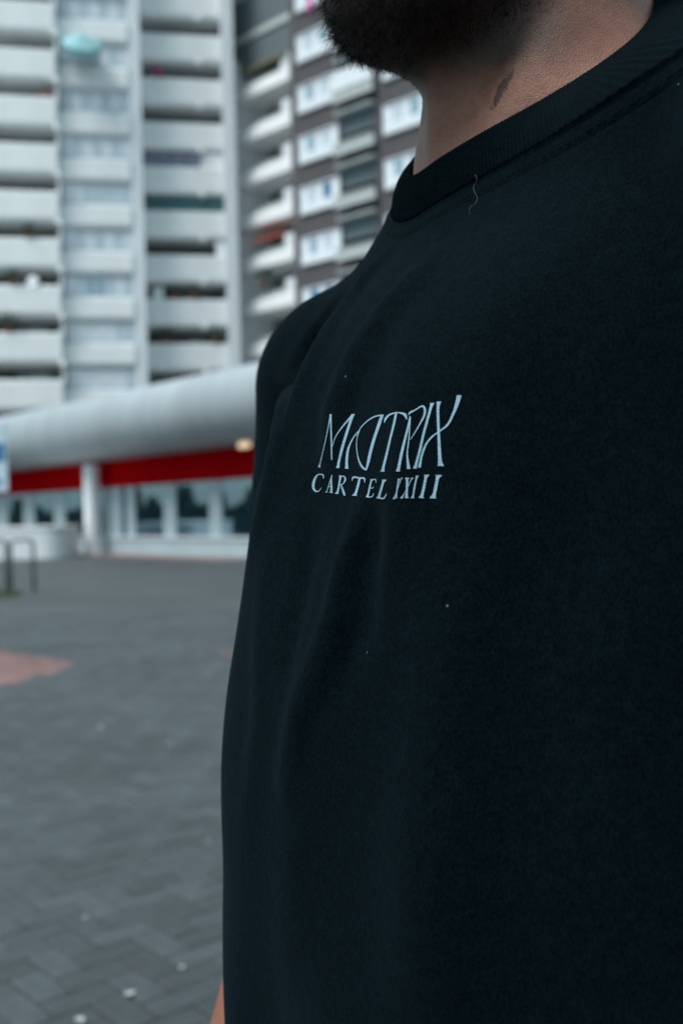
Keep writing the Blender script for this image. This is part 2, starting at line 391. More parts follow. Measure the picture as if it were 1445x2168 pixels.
def brown_tower():
    F = Plane(-.88, 53.7); root = F.root('brown_apartment_tower')
    tag(root, 'dark brown clad apartment tower with white framed triple windows', 'apartment block')
    s_edge = F.s(-84); zb = F.z(*uv(670, 448))          # bottom of one window row
    w0, w1, l0, l1 = F.s(-68), F.s(16), F.s(16), F.s(92)
    unit = F.s(112) - w0
    NU = 4; z_hi = 39
    cols = [(w0+unit*i, w1+unit*i, l0+unit*i+.05, l1+unit*i) for i in range(NU)]
    xs_end = w0+unit*NU
    rows = [zb + FL*k for k in range(-6, 8)]
    rows = [z for z in rows if z > 2 and z+2 < z_hi]
    wall = MB()
    # piers between openings, full height ; loggia columns cut out
    edges = [s_edge]
    for a, b_, c, d in cols: edges += [c, d]
    edges.append(xs_end)
    for i in range(0, len(edges), 2): wall.box(edges[i], edges[i+1], 0, .35, 0, z_hi)
    wall.box(s_edge, s_edge+.3, .36, 11, 0, z_hi)
    wall.box(s_edge+.3, xs_end, 2.0, 2.3, 0, z_hi); wall.box(xs_end-.3, xs_end, .36, 11, 0, z_hi)
    wall.build('clad_wall', M['brown'], root)
    # individual cladding panels on the piers would be under a pixel each: joints go in the wall's relief
    rnd = random.Random(5)
    P = {}
    def rep(key, mk, z):
        if key not in P: P[key] = mk(); P[key].location = (0, 0, z); return P[key]
        o = P[key].copy(); C.objects.link(o); o.location = (0, 0, z); return o
    for r, z in enumerate(rows):
        for ci, (a, b_, c, d) in enumerate(cols):
            fr = rep(('f', ci), lambda: MB().box(a, b_, -.16, 0.0, 0, .10).box(a, b_, -.16, 0.0, 1.42, 1.5).box(a, a+.08, -.155, -.002, .10, 1.42).box(b_-.08, b_, -.155, -.002, .10, 1.42)
                     .box(a+.08, b_-.08, -.15, -.01, .10, .52).build('window', M['frame'], root, bevel=.02), z)
            n = 5; wv = (b_-a-.16)/n
            for q in range(n):
                if q in (0, 2, 4): mm = M['glass_c']
                else: mm = M['glass_d'] if (r in (2, 3) and ci == 0) or rnd.random() < .12 else M['glass_a'] if rnd.random() < .5 else M['glass_b']
                o = MB().box(a+.08+q*wv+.03, a+.08+(q+1)*wv-.03, -.10, -.07, .54, 1.40).build('pane', mm, fr)
            # loggia: back wall, slab, railing
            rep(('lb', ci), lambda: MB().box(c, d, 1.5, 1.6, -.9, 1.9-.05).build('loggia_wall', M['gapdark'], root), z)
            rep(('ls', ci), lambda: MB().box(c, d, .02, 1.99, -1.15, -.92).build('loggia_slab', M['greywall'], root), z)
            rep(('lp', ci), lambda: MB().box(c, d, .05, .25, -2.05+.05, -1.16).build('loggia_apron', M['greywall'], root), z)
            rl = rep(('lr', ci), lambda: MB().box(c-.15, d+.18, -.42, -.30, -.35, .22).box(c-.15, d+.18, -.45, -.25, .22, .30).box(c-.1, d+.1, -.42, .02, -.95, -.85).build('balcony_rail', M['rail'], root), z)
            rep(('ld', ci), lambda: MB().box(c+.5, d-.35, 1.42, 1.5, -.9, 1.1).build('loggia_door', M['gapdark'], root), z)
    # closed screen on one loggia near the top
    a, b_, c, d = cols[0]
    MB().box(c-.1, d+.1, -.30, -.24, .32, 1.35).build('balcony_screen', M['frame'], root, loc=(0, 0, rows[0]+FL*round((F.z(*uv(740, 190))-1.0-rows[0])/FL)))
    MB().box(w0+1.0, w0+1.3, -.22, -.17, .5, 1.3).build('window_banner', M['magenta'], root, loc=(0, 0, F.z(*uv(650, 30))-.5))
    return F
F = brown_tower()

# ---------------------------------------------------------------- low shop building with rolled fascia
def podium():
    P = Plane(-1.122, 27.02); root = P.root('shop_building')
    tag(root, 'low curved-front shop building with rounded pale fascia over a red band', 'shop building')
    s0, s1 = -26, 30
    zr0, zr1 = 2.43, 3.38
    # rolled fascia: lower lip, belly and top
    prof = [(.35, zr1+.06), (-.05, zr1+.03), (-.80, zr1+.06)]
    n = 14
    for i in range(n+1):
        t = -math.pi/2*.80 + math.pi*.80*i/n
        prof.append((-.85 - 1.0*math.cos(t), 4.50 + 1.12*math.sin(t)))
    prof += [(.4, 5.66), (.4, 5.4), (.35, 5.4)]
    b = MB()
    k = len(prof)
    b.prism(prof, s0, s1); o = b.build('fascia', M['fascia'], root, smooth=False)
    me = o.data; me.polygons.foreach_set('use_smooth', [len(p.vertices) == 4 for p in me.polygons])
    o.modifiers.new('es', 'EDGE_SPLIT').split_angle = R(35)
    for s in np.arange(s0+1.1, s1, 3.7):                      # cover strips over the sheet joints
        MB().prism([(y-.006 if y < 0 else y, z-.004 if z < 4 else z+.004) for y, z in prof], s, s+.035).build('cover_strip', M['fascia_seam'], o)
    MB().box(s0, s1, .42, 30, 5.2, 5.6).build('roof', M['fascia'], root)
    MB().box(s0, s1, .0, .42, zr0, zr1+.0).build('red_band', M['red'], root)
    for i in range(3): MB().box(s0, s1, -.03, -.002, zr0+.10+i*.24, zr0+.13+i*.24).build('band_rib', M['red'], root)
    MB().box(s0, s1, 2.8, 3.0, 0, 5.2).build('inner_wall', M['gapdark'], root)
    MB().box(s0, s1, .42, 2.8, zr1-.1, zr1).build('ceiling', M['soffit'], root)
    edge = [(-467, -455), (-438, -377.6), (-351.6, -281), (-255, -185)]
    left = [(-707-88, -707-50), (-707, -674), (-650, -609), (-586, -539), (-520, -505)]
    wins = [(P.s(a), P.s(b_)) for a, b_ in left+edge]
    x = wins[-1][1]
    while x < s1-2.6: wins.append((x+.45, x+2.0)); x += 2.05
    x = wins[0][0]
    while x > s0+2.6: wins.insert(0, (x-1.8, x-.35)); x -= 1.8
    zp = .66
    MB().box(s0, s1, .0, .3, -.01, zp-.02).build('sill_wall', M['sill'], root)
    MB().box(s0, s1, -.06, .0, zp-.10, zp-.02).build('sill', M['frame'], root)
    prev = s0
    for a, b_ in wins:
        MB().box(prev, a, .02, .3, zp-.02, zr0).build('mullion', M['sill'], root)
        o = MB().box(a, b_, .05, .08, zp-.02, zr0).build('shop_window', M['shop'], root)
        prev = b_
    MB().box(prev, s1, .02, .3, zp-.02, zr0).build('mullion', M['sill'], root)
    # round pillar in front
    u = -489; su = P.s(u)
    X, Y = ground_at(234, 1172)
    d = Matrix.Rotation(-P.a, 3, 'Z') @ Vector((X, Y-P.c, 0)); d.y = -.55
    MB().lathe([(.001, -.01), (.34, -.01), (.34, .12), (.30, .14), (.29, 3.28), (.001, 3.28)], (d.x, d.y, 0), 28).build('pillar', M['column'], root, smooth=True).modifiers.new('es', 'EDGE_SPLIT')
    # lit lamp under the fascia
    lu, lv = uv(511, 944); Pf = Plane(-1.122, 27.02-1.6)
    s = Pf.s(lu); z = Pf.z(lu, lv)
    lamp = empty('ceiling_lamp'); lamp.matrix_basis = Matrix.Translation((0, Pf.c, 0)) @ Matrix.Rotation(Pf.a, 4, 'Z') @ Matrix.Translation((s, 0, z))
    tag(lamp, 'small lit warm white lamp under the rounded fascia beside the dark shirt', 'lamp')
    MB().box(-.28, .34, .0, .16, .115, .16).build('lamp_housing', M['dark_metal'], lamp)
    MB().box(-.22, .28, .01, .15, -.06, .115).build('lamp_diffuser', M['lampm'], lamp, bevel=.05)
    return P
Pd = podium()

# ---------------------------------------------------------------- plaza furniture
def planter():
    x, y = ground_at(100, 1182); r = .75
    xr = uv(143, 1150)[0]/FPX*(y+.4)
    pts = []
    x1, x0, y0, y1 = xr, xr-7.5, y, y+2.6
    for cx, cy, t0 in ((x1-r, y0+r, -90), (x1-r, y1-r, 0), (x0+r, y1-r, 90), (x0+r, y0+r, 180)):
        for k in range(9):
            t = R(t0 + 90*k/8); pts.append((cx+r*math.cos(t), cy+r*math.sin(t)))
    root = empty('planter', (0, 0, 0)); tag(root, 'long low white concrete planter with rounded corner in front of the shops', 'planter')
    o = MB().poly(pts, -.01, 1.0).build('planter_wall', M['column'], root)
    cx, cy = (x0+x1)/2, (y0+y1)/2
    MB().poly([(cx+(a-cx)*1.008, cy+(b-cy)*1.02) for a, b in pts], 1.002, 1.09).build('planter_rim', M['white'], root)
planter()

def stands():
    x, y = ground_at(73, 1252)
    L = ['nearest grey steel bicycle stand with legs in the weeds, rightmost of its row', 'grey steel bicycle stand second from the right in the row by the weeds', 'grey steel bicycle stand third from the right, by the frame edge', 'leftmost grey steel bicycle stand, mostly out of the picture']
    first = None
    for i in range(4):
        pts = []
        W_, H, r = .40, .965, .10
        pts += [(0, 0, -.05), (0, 0, H-r)]
        for k in range(1, 6): t = R(18*k); pts.append((-r+r*math.cos(t), 0, H-r+r*math.sin(t)))
        pts.append((-W_+r, 0, H))
        for k in range(1, 6): t = R(90+18*k); pts.append((-W_+r+r*math.cos(t), 0, H-r+r*math.sin(t)))
        pts.append((-W_, 0, -.05))
        root = empty('bicycle_stand', (x - i*.62, y + i*.35, 0), R(12)); tag(root, L[i], 'bicycle stand', 'bicycle stands by the weeds')
        if first is None:
            fr = MB().tube(pts, .035, 10).build('hoop', M['steel'], root, smooth=True); br = MB().tube([(0, 0, .45), (-W_, 0, .45)], .018, 8).build('crossbar', M['steel'], root, smooth=True)
            first = (fr, br)
        else:
            for q in first: inst(q, q.name.split('.')[0], root)
stands()

def weeds():
    b = MB(); rg = random.Random(3)
    x0, y0 = ground_at(20, 1262)
    for _ in range(5200):
        a = rg.random()*6.283; r = math.sqrt(rg.random())
        x = x0 - 1.5 + 1.7*r*math.cos(a); y = y0 + 1.0*r*math.sin(a)
        h = rg.uniform(.03, .13); w_ = rg.uniform(.004, .009); t = rg.random()*3.14; lx, ly = rg.gauss(0, .04), rg.gauss(0, .04)
        n = len(b.v); cx, sx = math.cos(t)*w_, math.sin(t)*w_
        b.v += [(x-cx, y-sx, -.008), (x+cx, y+sx, -.008), (x+lx*.5+cx*.6, y+ly*.5+sx*.6, h*.6), (x+lx, y+ly, h)]; b.f += [(0+n, 1+n, 2+n), (n, n+2, n+3)]
    o = b.build('weeds', M['grassm']); tag(o, 'low green weeds growing between the feet of the stands', 'weeds', kind='stuff')
weeds()

def sign():
    Y = 15.5; xr = uv(17, 960)[0]/FPX*Y; zt = CAMH - uv(8, 892)[1]/FPX*Y; zb = CAMH - uv(8, 1042)[1]/FPX*Y
    root = empty('notice_sign', (xr-.45, Y, 0)); tag(root, 'pale blue notice board on a post at the left edge', 'sign')
    MB().tube([(0, .05, -.01), (0, .05, zt+.05)], .04, 12).build('post', M['steel'], root, smooth=True)
    p = MB().box(-.45, .45, -.03, .0, zb, zt).build('sign_panel', M['signpale'], root, bevel=.01)
    MB().box(-.30, .42, -.036, -.032, zt-.62, zt-.34).build('print_block', M['signblue'], p)
    MB().box(-.38, .36, -.036, -.032, zb+.12, zb+.2).build('print_line', M['signblue'], p)
sign()

def litter():
    spots = [((212, 1541), .016, 'brightest small white scrap on the mid paving, left of the shirt'),
             ((277, 2106), .015, 'white scrap on the nearest paving beside the bare forearm'),
             ((170, 2163), .013, 'white scrap at the bottom edge of the picture'),
             ((440, 1428), .016, 'faint pale scrap just below the small red block tip'),
             ((440, 1782), .010, 'tiny pale scrap on the paving close to the shirt hem side'),
             ((182, 1944), .009, 'tiny pale scrap lying alone amid the near grey blocks'),
             ((385, 2050), .009, 'tiny pale scrap between the nearest scrap and the shirt'),
             ((360, 1575), .014, 'faint pale scrap right of the brightest one'),
             ((45, 1332), .03, 'pale scrap above the big red patch'),
             ((205, 1230), .05, 'pale flattened scrap far off in front of the pillar')]
    rg = random.Random(2)
    for (p, s, lab) in spots:
        x, y = ground_at(*p); b = MB(); n = 7
        b.v = [(0, 0, .35)] + [((1+rg.uniform(-.35, .3))*math.cos(6.283*k/n), (1+rg.uniform(-.35, .3))*math.sin(6.283*k/n), rg.uniform(.1, .6)) for k in range(n)]
        b.v += [(a*.96, c*.96, z-.12) for a, c, z in b.v]
        b.f = [(0, 1+k, 1+(k+1) % n) for k in range(n)] + [(n+1, n+2+(k+1) % n, n+2+k) for k in range(n)] + [(1+k, n+2+k, n+2+(k+1) % n, 1+(k+1) % n) for k in range(n)]
        b.v = [(a*s, c*s, z*s) for a, c, z in b.v]
        o = b.build('paper_scrap', M['paper'] if s in (.016, .015, .013) and p[1] > 1500 else M['dullpaper'], loc=(x, y, .002)); tag(o, lab, 'litter', 'scraps of litter on the pavement')
litter()

# ---------------------------------------------------------------- things on the balconies
def on_plane(P, px, py, out=0):
    u, v = uv(px, py); Y = P.Y(u); X = u/FPX*Y
    n = Vector((math.sin(P.a), -math.cos(P.a), 0))
    return Vector((X, Y, CAMH - v/FPX*Y)) + n*out
def clutter():
    p = on_plane(B, 176, 137, .9)
    root = empty('parasol', tuple(p)); root.rotation_euler = (R(42), R(14), 0); root.scale = (1.15, 1.15, 1.15); tag(root, 'turquoise parasol leaning out over a glazed bay of the white tower', 'parasol')
    b = MB(); n = 8
    b.v = [(0, 0, 1.25)] + [(1.02*math.cos(6.283*k/n), 1.02*math.sin(6.283*k/n), .72) for k in range(n)] + [(1.04*math.cos(6.283*k/n), 1.04*math.sin(6.283*k/n), .40) for k in range(n)]
    b.f = [(0, 1+k, 1+(k+1) % n) for k in range(n)] + [(1+k, 1+n+k, 1+n+(k+1) % n, 1+(k+1) % n) for k in range(n)]
    o = b.build('canopy', M['teal'], root); o.modifiers.new('s', 'SOLIDIFY').thickness = .03
    MB().tube([(0, 0, -.2), (0, 0, 1.3)], .03, 8).build('pole', M['steel'], root)
    p = on_plane(A, 97, 209, -.6)
    root = empty('parasol', (p.x, p.y, p.z-.3)); tag(root, 'small coral parasol behind the parapet of a left balcony', 'parasol')
    MB().lathe([(.001, .95), (.2, .92), (.42, .75), (.44, .62), (.001, .66)], seg=14).build('canopy', M['coral'], root, smooth=True)
    MB().tube([(0, 0, -.6), (0, 0, .9)], .02, 8).build('pole', M['steel'], root)
    p = on_plane(A, 72, 607, -.1)
    root = empty('satellite_dish', tuple(p)); tag(root, 'white satellite dish standing on a left balcony parapet', 'satellite dish')
    MB().lathe([(.001, 0), (.18, .03), (.36, .12), (.37, .13), (.18, .045), (.001, .02)], seg=18).build('dish', M['frame'], root, smooth=True, loc=(0, -.05, .25)).rotation_euler = (R(80), 0, 0)
    MB().tube([(0, 0, -.1), (0, 0, .3)], .02, 8).build('mast', M['steel'], root)
    rg = random.Random(9)
    def pot(P, px, py, lab, flower=None, s=1.0):
        p = on_plane(P, px, py, .02)
        root = empty('potted_plant', (p.x, p.y, p.z)); root.scale = (1.7, 1.7, 1.35); tag(root, lab, 'potted plant', 'potted plants on the balcony parapets')
        MB().lathe([(.001, 0), (.10, 0), (.14, .2), (.12, .2), (.001, .17)], seg=10).build('pot', M['pot'], root)
        b = MB()
        for _ in range(110):
            c = Vector((rg.gauss(0, .13), rg.gauss(0, .1), .30+abs(rg.gauss(0, .16))))*s; a = Vector((rg.gauss(0,1), rg.gauss(0,1), rg.gauss(0,1))).normalized()*.07; d = a.orthogonal().normalized()*.04
            n = len(b.v); b.v += [tuple(c-a), tuple(c-d), tuple(c+a), tuple(c+d)]; b.f.append((n, n+1, n+2, n+3))
        b.build('foliage', flower or M['plant'], root)
    pot(Cc, 334, 166, 'small red flowering plant on the parapet of a middle balcony', M['magenta'], .7)
    pot(A, 30, 605, 'plant pot on the left balcony beside the satellite dish', s=1.0)
    pot(A, 20, 704, 'dark bushy plant pot at the left of the lowest balcony but one', s=1.3)
    pot(A, 60, 504, 'small plant pot on a left balcony two storeys above the dish balcony', s=.9)
    pot(Cc, 372, 632, 'plant pot at the middle of a central balcony right of the white panel', s=.8)
    pot(Cc, 410, 632, 'plant pot near the right of the central balcony with the white panel', s=.7)
    pot(Cc, 350, 727, 'dark leafy plant pot on the lowest central balcony', s=1.3)
    pot(Cc, 455, 727, 'plant pot at the right end of the lowest central balcony', s=1.0)
    pot(E, 560, 606, 'green plant pot on the angled wing balcony nearest the far shoulder', s=1.4)
clutter()

def plaza_trees():
    # row of young trees and bushes along the left side of the plaza, outside the frame, mirrored in the shop windows
    b = MB(); rg = random.Random(21); N_ = 56
    for i in range(N_):
        t0 = i/(N_-1); x, y = -33-12*t0+rg.uniform(-.8, .8), 22+44*t0
        H = rg.choice([1.7, 1.9, 2.1, 2.3, 2.9, 3.3])*rg.uniform(.85, 1.05); W_ = rg.uniform(.9, 1.5)
        for _ in range(320):
            t = rg.random()**.8; rr = W_*math.sqrt(rg.random())*(1.1-t*.85)
            an = rg.random()*6.283; c = Vector((x+rr*math.cos(an), y+rr*math.sin(an), H*t))
            q = Vector((rg.gauss(0,1), rg.gauss(0,1), rg.gauss(0,1))).normalized(); e = q.orthogonal().normalized()*.17; q = q*.2
            n = len(b.v); b.v += [tuple(c-q), tuple(c+e), tuple(c+q), tuple(c-e)]; b.f.append((n, n+1, n+2, n+3))
    o = b.build('shrubbery', M['plant']); tag(o, 'dark row of shrubs across the plaza mirrored in the shop windows', 'shrubs', kind='stuff')
plaza_trees()
def kerb_strip():
    P = Pd; pts = [(P.s(-760), -.02), (P.s(-760), -1.15), (P.s(-185), -1.15), (P.s(-185), -.02)]
    M['redstrip'] = mat('reddish_paving', (.20, .12, .10), .85, .15, 6)
    o = MB().poly(pts, -.03, .0).build('shop_front_strip', M['redstrip']); o.location = (0, P.c, 0); o.rotation_euler = (0, 0, P.a)
    tag(o, 'reddish paving strip along the foot of the shop windows', kind='structure')
kerb_strip()
# ---------------------------------------------------------------- the person: fields in the body frame (x = his right, y = forward, z up)
TH = R(31)
AX = (0.100, 0.532)
BODY_ROT = math.atan2(math.cos(TH), -math.sin(TH))
ca_, sa_ = math.cos(BODY_ROT), math.sin(BODY_ROT)
def w2b(p):
    p = np.atleast_2d(p); d = p[:, :2] - np.array(AX)
    return np.stack([d[:, 0]*ca_ + d[:, 1]*sa_, -d[:, 0]*sa_ + d[:, 1]*ca_, p[:, 2]], 1)
def smin(a, b, k):
    h = np.clip(.5 + .5*(b-a)/k, 0, 1); return b + (a-b)*h - k*h*(1-h)
def smax(a, b, k): return -smin(-a, -b, k)
def cap(p, a, b, ra, rb=None):
    rb = ra if rb is None else rb; a = np.array(a, float); b = np.array(b, float); ab = b-a
    t = np.clip(((p-a)@ab)/(ab@ab), 0, 1); return np.linalg.norm(p-a-t[:, None]*ab, axis=1) - (ra + (rb-ra)*t)
def ell(p, c, r):
    q = (p-np.array(c))/np.array(r); k0 = np.linalg.norm(q, axis=1); k1 = np.linalg.norm(q/np.array(r), axis=1)
    return k0*(k0-1)/np.maximum(k1, 1e-9)
def loft(p, tab):
    T = np.array(tab); z = p[:, 2]
    f = [np.interp(z, T[:, 0], T[:, i]) for i in range(1, 5)]
    a, bf, bb, c = f; y = p[:, 1]-c; b = np.where(y > 0, bf, bb); n = 2.15
    x = np.abs(p[:, 0]); q = ((x/a)**n + (np.abs(y)/b)**n)**(1/n); rho = np.sqrt(x*x+y*y) + 1e-6
    return rho*(1 - 1/np.maximum(q, 1e-4))
def smooth_tab(tab, dz=.01, s=.022):
    T = np.array(tab); T = T[T[:, 0].argsort()]; z = np.arange(T[0, 0], T[-1, 0]+dz, dz); out = [z]
    k = np.exp(-.5*(np.arange(-8, 9)*dz/s)**2); k /= k.sum()
    for i in range(1, 5):
        v = np.interp(z, T[:, 0], T[:, i]); v = np.convolve(np.pad(v, 8, 'edge'), k, 'valid'); out.append(v)
    return np.stack(out, 1)
LEAN = .13
def lean(p):                                   # nearer shoulder carried a little higher
    q = p.copy(); w_ = np.clip((p[:, 2]-1.0)/.35, 0, 1)*np.clip((1.62-p[:, 2])/.08, 0, 1)
    q[:, 2] = p[:, 2] + LEAN*p[:, 0]*w_*w_*(3-2*w_); return q
# shirt: z, half width, front depth, back depth, centre
SHIRT = smooth_tab([(.60, .212, .150, .135, 0), (.80, .222, .150, .130, 0), (.95, .218, .151, .128, 0), (1.08, .214, .152, .128, 0), (1.18, .203, .154, .128, 0), (1.27, .190, .147, .128, 0),
                    (1.34, .174, .122, .126, 0), (1.39, .168, .114, .12, 0), (1.43, .150, .097, .11, -.003), (1.47, .100, .066, .098, -.008), (1.50, .082, .060, .085, -.012), (1.54, .07, .052, .07, -.015), (1.7, .02, .02, .02, -.015)])
ARM = dict(s=(.185, .008, 1.434), e=(.236, -.018, 1.12), w=(.238, .086, .895))
COL_Z0, COL_K, COL_K2, COL_F, COL_S = 1.476, .28, 4.15, .062, 6.0
def col_z(x, y, z0):
    f = COL_F - y; return z0 + COL_K*f + COL_K2*f*np.abs(f) + COL_S*np.maximum(x, 0)**2
def side(p, sx): 
    q = p.copy(); q[:, 0] *= sx; return q
def shirt_raw(p):
    q = lean(p)
    d = loft(q, SHIRT)
    for sx in (1, -1):
        s_ = side(q, sx)
        d = smin(d, cap(s_, (.055, -.014, 1.463 if sx > 0 else 1.524), (.180, -.005, 1.450 if sx > 0 else 1.436), .053, .053), .045)
        d = smin(d, ell(s_, (.058, .036, 1.33), (.066, .076, .085)), .05)
        sl = cap(s_, ARM['s'], (.224, .004, 1.20), .055, .055)
        d = smin(d, sl, .019)
    return d
FOLDS = []                                     # (polyline in body frame, amplitude, width)
def seg_dist(p, P):
    P = np.array(P); best = np.full(len(p), 9.)
    tt = np.zeros(len(p)); n = len(P)-1
    for i in range(n):
        a, b = P[i], P[i+1]; ab = b-a; t = np.clip(((p-a)@ab)/(ab@ab+1e-12), 0, 1)
        d = np.linalg.norm(p-a-t[:, None]*ab, axis=1); m = d < best; best[m] = d[m]; tt[m] = (i+t[m])/n
    return best, tt
def fold_disp(p):
    h = np.zeros(len(p))
    for P, amp, wd in FOLDS:
        P_ = np.array(P); lo, hi = P_.min(0)-3*wd, P_.max(0)+3*wd; m = np.all((p > lo) & (p < hi), axis=1)
        if not m.any(): continue
        d, t = seg_dist(p[m], P_); taper = np.sin(np.pi*np.clip(t*.94+.03, 0, 1))**.6
        h[m] += amp*np.exp(-(d/wd)**2)*taper
    x, y, z = p.T
    low = np.clip((1.36-z)/.25, 0, 1)
    h += low*.0028*np.sin(34*x - 9*y + 5*z + 1.2*np.sin(6*z)) + low*.0016*np.sin(71*x + 33*y - 8*z + 1.7*np.sin(5*z+1))
    h += .0011*np.sin(22*z + 15*x + 9*np.sin(5*x)) + .0007*np.sin(48*z - 31*x + 26*y)
    h += .0012*np.sin(57*x + 19*z)*np.clip((z-1.2)/.1, 0, 1)
    return h
def cutplane(p):
    q = lean(p); return q[:, 2] - col_z(q[:, 0], q[:, 1], COL_Z0)
def shirt(p, cut=True):
    d = shirt_raw(p) - fold_disp(p)
    if cut:
        d = np.maximum(d, cutplane(p)*.85)
        d = np.maximum(d, .70 - p[:, 2])
        s_ = np.abs(p[:, 0]); slv = 1.195 - p[:, 2] + .25*(s_-.236)
        d = np.where(s_ > .5, d, d)
    return d
def shirt_full(p):
    # sleeves end on a plane across the arm: handled by flooring the arm capsule
    q = lean(p)
    d = loft(q, SHIRT)
    for sx in (1, -1):
        s_ = side(q, sx)
        d = smin(d, cap(s_, (.055, -.014, 1.463 if sx > 0 else 1.524), (.180, -.005, 1.450 if sx > 0 else 1.436), .053, .053), .045)
        d = smin(d, ell(s_, (.058, .036, 1.33), (.066, .076, .085)), .05)
        sl = np.maximum(cap(s_, ARM['s'], (.228, .004, 1.13), .055, .055), 1.19 - s_[:, 2] + .2*(s_[:, 0]-.222))
        d = smin(d, sl, .019)
    d = d - fold_disp(p)
    d = np.maximum(d, cutplane(p)*.85)
    return np.maximum(d, .70 - p[:, 2])
def neck(p):
    q = lean(p)
    d = cap(q, (0, -.030, 1.42), (0, -.012, 1.63), .058, .060)
    d = smin(d, ell(q, (0, .034, 1.525), (.018, .024, .05)), .022)                    # throat
    for sx in (1, -1):
        s_ = side(q, sx)
        d = smin(d, cap(s_, (.064, -.02, 1.63), (.016, .046, 1.465), .012, .010), .028)   # neck muscle
        d = smin(d, cap(s_, (.03, -.03, 1.50), (.15, -.01, 1.415), .045, .036), .05)
    return d
def head(p):
    d = ell(p, (0, -.002, 1.690), (.077, .098, .092))
    d = smin(d, ell(p, (0, .040, 1.635), (.060, .064, .068)), .03)
    d = smin(d, ell(p, (0, .074, 1.583), (.030, .036, .027)), .028)                  # chin
    d = smin(d, cap(p, (0, .058, 1.584), (0, .020, 1.570), .028, .034), .03)
    for sx in (1, -1):
        s_ = side(p, sx)
        d = smin(d, cap(s_, (.053, -.012, 1.612), (.020, .078, 1.580), .018, .018), .022)  # jaw line
        d = smin(d, ell(s_, (.040, .075, 1.655), (.022, .018, .018)), .02)           # cheek
        d = smin(d, cap(s_, (.008, .098, 1.712), (.040, .086, 1.712), .007, .006), .012)    # brow
        d = smax(d, -ell(s_, (.031, .098, 1.692), (.016, .012, .011)), .010)
        d = smin(d, ell(s_, (.031, .082, 1.692), (.0125, .0125, .0115)), .002)
        d = smin(d, ell(s_, (.079, -.012, 1.672), (.008, .019, .032)), .005)         # ear
    d = smin(d, cap(p, (0, .100, 1.700), (0, .122, 1.662), .006, .010), .010)
    for sx in (1, -1): d = smin(d, ell(side(p, sx), (.011, .110, 1.660), (.007, .008, .006)), .005)
    d = smin(d, cap(p, (-.018, .100, 1.632), (.018, .100, 1.632), .0055), .007)
    d = smin(d, cap(p, (-.016, .100, 1.620), (.016, .100, 1.620), .0065), .007)
    d = smax(d, -cap(p, (-.022, .110, 1.6262), (.022, .110, 1.6262), .0016), .002)
    return d
BODYT = smooth_tab([(.80, .155, .095, .095, 0), (.95, .155, .10, .10, 0), (1.08, .15, .10, .10, 0), (1.2, .165, .105, .105, 0), (1.34, .17, .105, .10, 0), (1.40, .155, .09, .095, -.005), (1.45, .10, .06, .08, -.01), (1.5, .05, .04, .05, -.015)])
def arm(p):
    d = np.full(len(p), 9.)
    for sx in (1, -1):
        s_ = side(p, sx); e = ARM['e']; wv = np.array(ARM['w']); e_ = np.array(e)
        a = smin(cap(s_, (.178, -.004, 1.40), e, .046, .037), cap(s_, e, tuple(e_*.7+wv*.3), .037, .041), .02)
        a = smin(a, cap(s_, tuple(e_*.7+wv*.3), ARM['w'], .041, .025), .02)
        f = (wv-e_)/np.linalg.norm(wv-e_); inw = np.array([-1., 0, 0]); inw -= f*(inw@f); inw /= np.linalg.norm(inw); up = np.cross(f, inw)
        pc = wv + f*.05
        # palm: across the hand is 'up' (thumb side forward/up), thickness along inw
        for k, (o, L) in enumerate(((-.030, .062), (-.010, .078), (.011, .084), (.031, .076))):
            r0 = wv + up*o*.45 + f*.005; kn = wv + up*o + f*.095
            a = smin(a, cap(s_, tuple(r0), tuple(kn), .013, .0125), .012)
            m1 = kn + f*L*.42 + inw*L*.18; m2 = m1 + f*L*.16 + inw*L*.30; m3 = m2 - f*L*.05 + inw*L*.24
            fg = smin(smin(cap(s_, tuple(kn), tuple(m1), .0098, .0088), cap(s_, tuple(m1), tuple(m2), .0088, .0080), .003), cap(s_, tuple(m2), tuple(m3), .0080, .0070), .003)
            a = smin(a, fg, .003)
        t0 = wv + up*.018 + f*.02; t1 = wv + up*.046 + f*.055 + inw*.012; t2 = t1 + f*.032 + up*.006 + inw*.008; t3 = t2 + f*.024 + inw*.010
        a = smin(a, cap(s_, tuple(t0), tuple(t1), .014, .0125), .010); a = smin(a, smin(cap(s_, tuple(t1), tuple(t2), .0115, .010), cap(s_, tuple(t2), tuple(t3), .010, .0085), .003), .004)
        d = np.minimum(d, a)
    return d
def body(p):
    ql = lean(p); d = np.maximum(loft(ql, BODYT), ql[:, 2] - 1.50); d = smin(d, neck(p), .02); d = smin(d, head(p), .016)
    return smin(d, arm(p), .02)
def trousers(p):
    d = ell(p, (0, 0, .93), (.178, .125, .13))
    for sx in (1, -1):
        s_ = side(p, sx)
        d = smin(d, cap(s_, (.090, 0, .88), (.105, .01, .50), .098, .075), .04)
        d = smin(d, cap(s_, (.105, .01, .50), (.112, -.015, .10), .075, .066), .02)
    x, y, z = p.T
    d = d - .0012*np.sin(34*z+26*x+2*np.sin(9*z)) - .0008*np.sin(61*z-40*x+20*y)
    return np.maximum(np.maximum(d, .055-z), z-1.0)
def shoe(p, sx):
    s_ = side(p, sx)
    d = cap(s_, (.112, -.035, .045), (.122, .13, .035), .044, .038)
    d = smin(d, cap(s_, (.112, -.035, .05), (.112, -.025, .10), .042, .040), .02)
    return np.maximum(d, -p[:, 2] + .001)

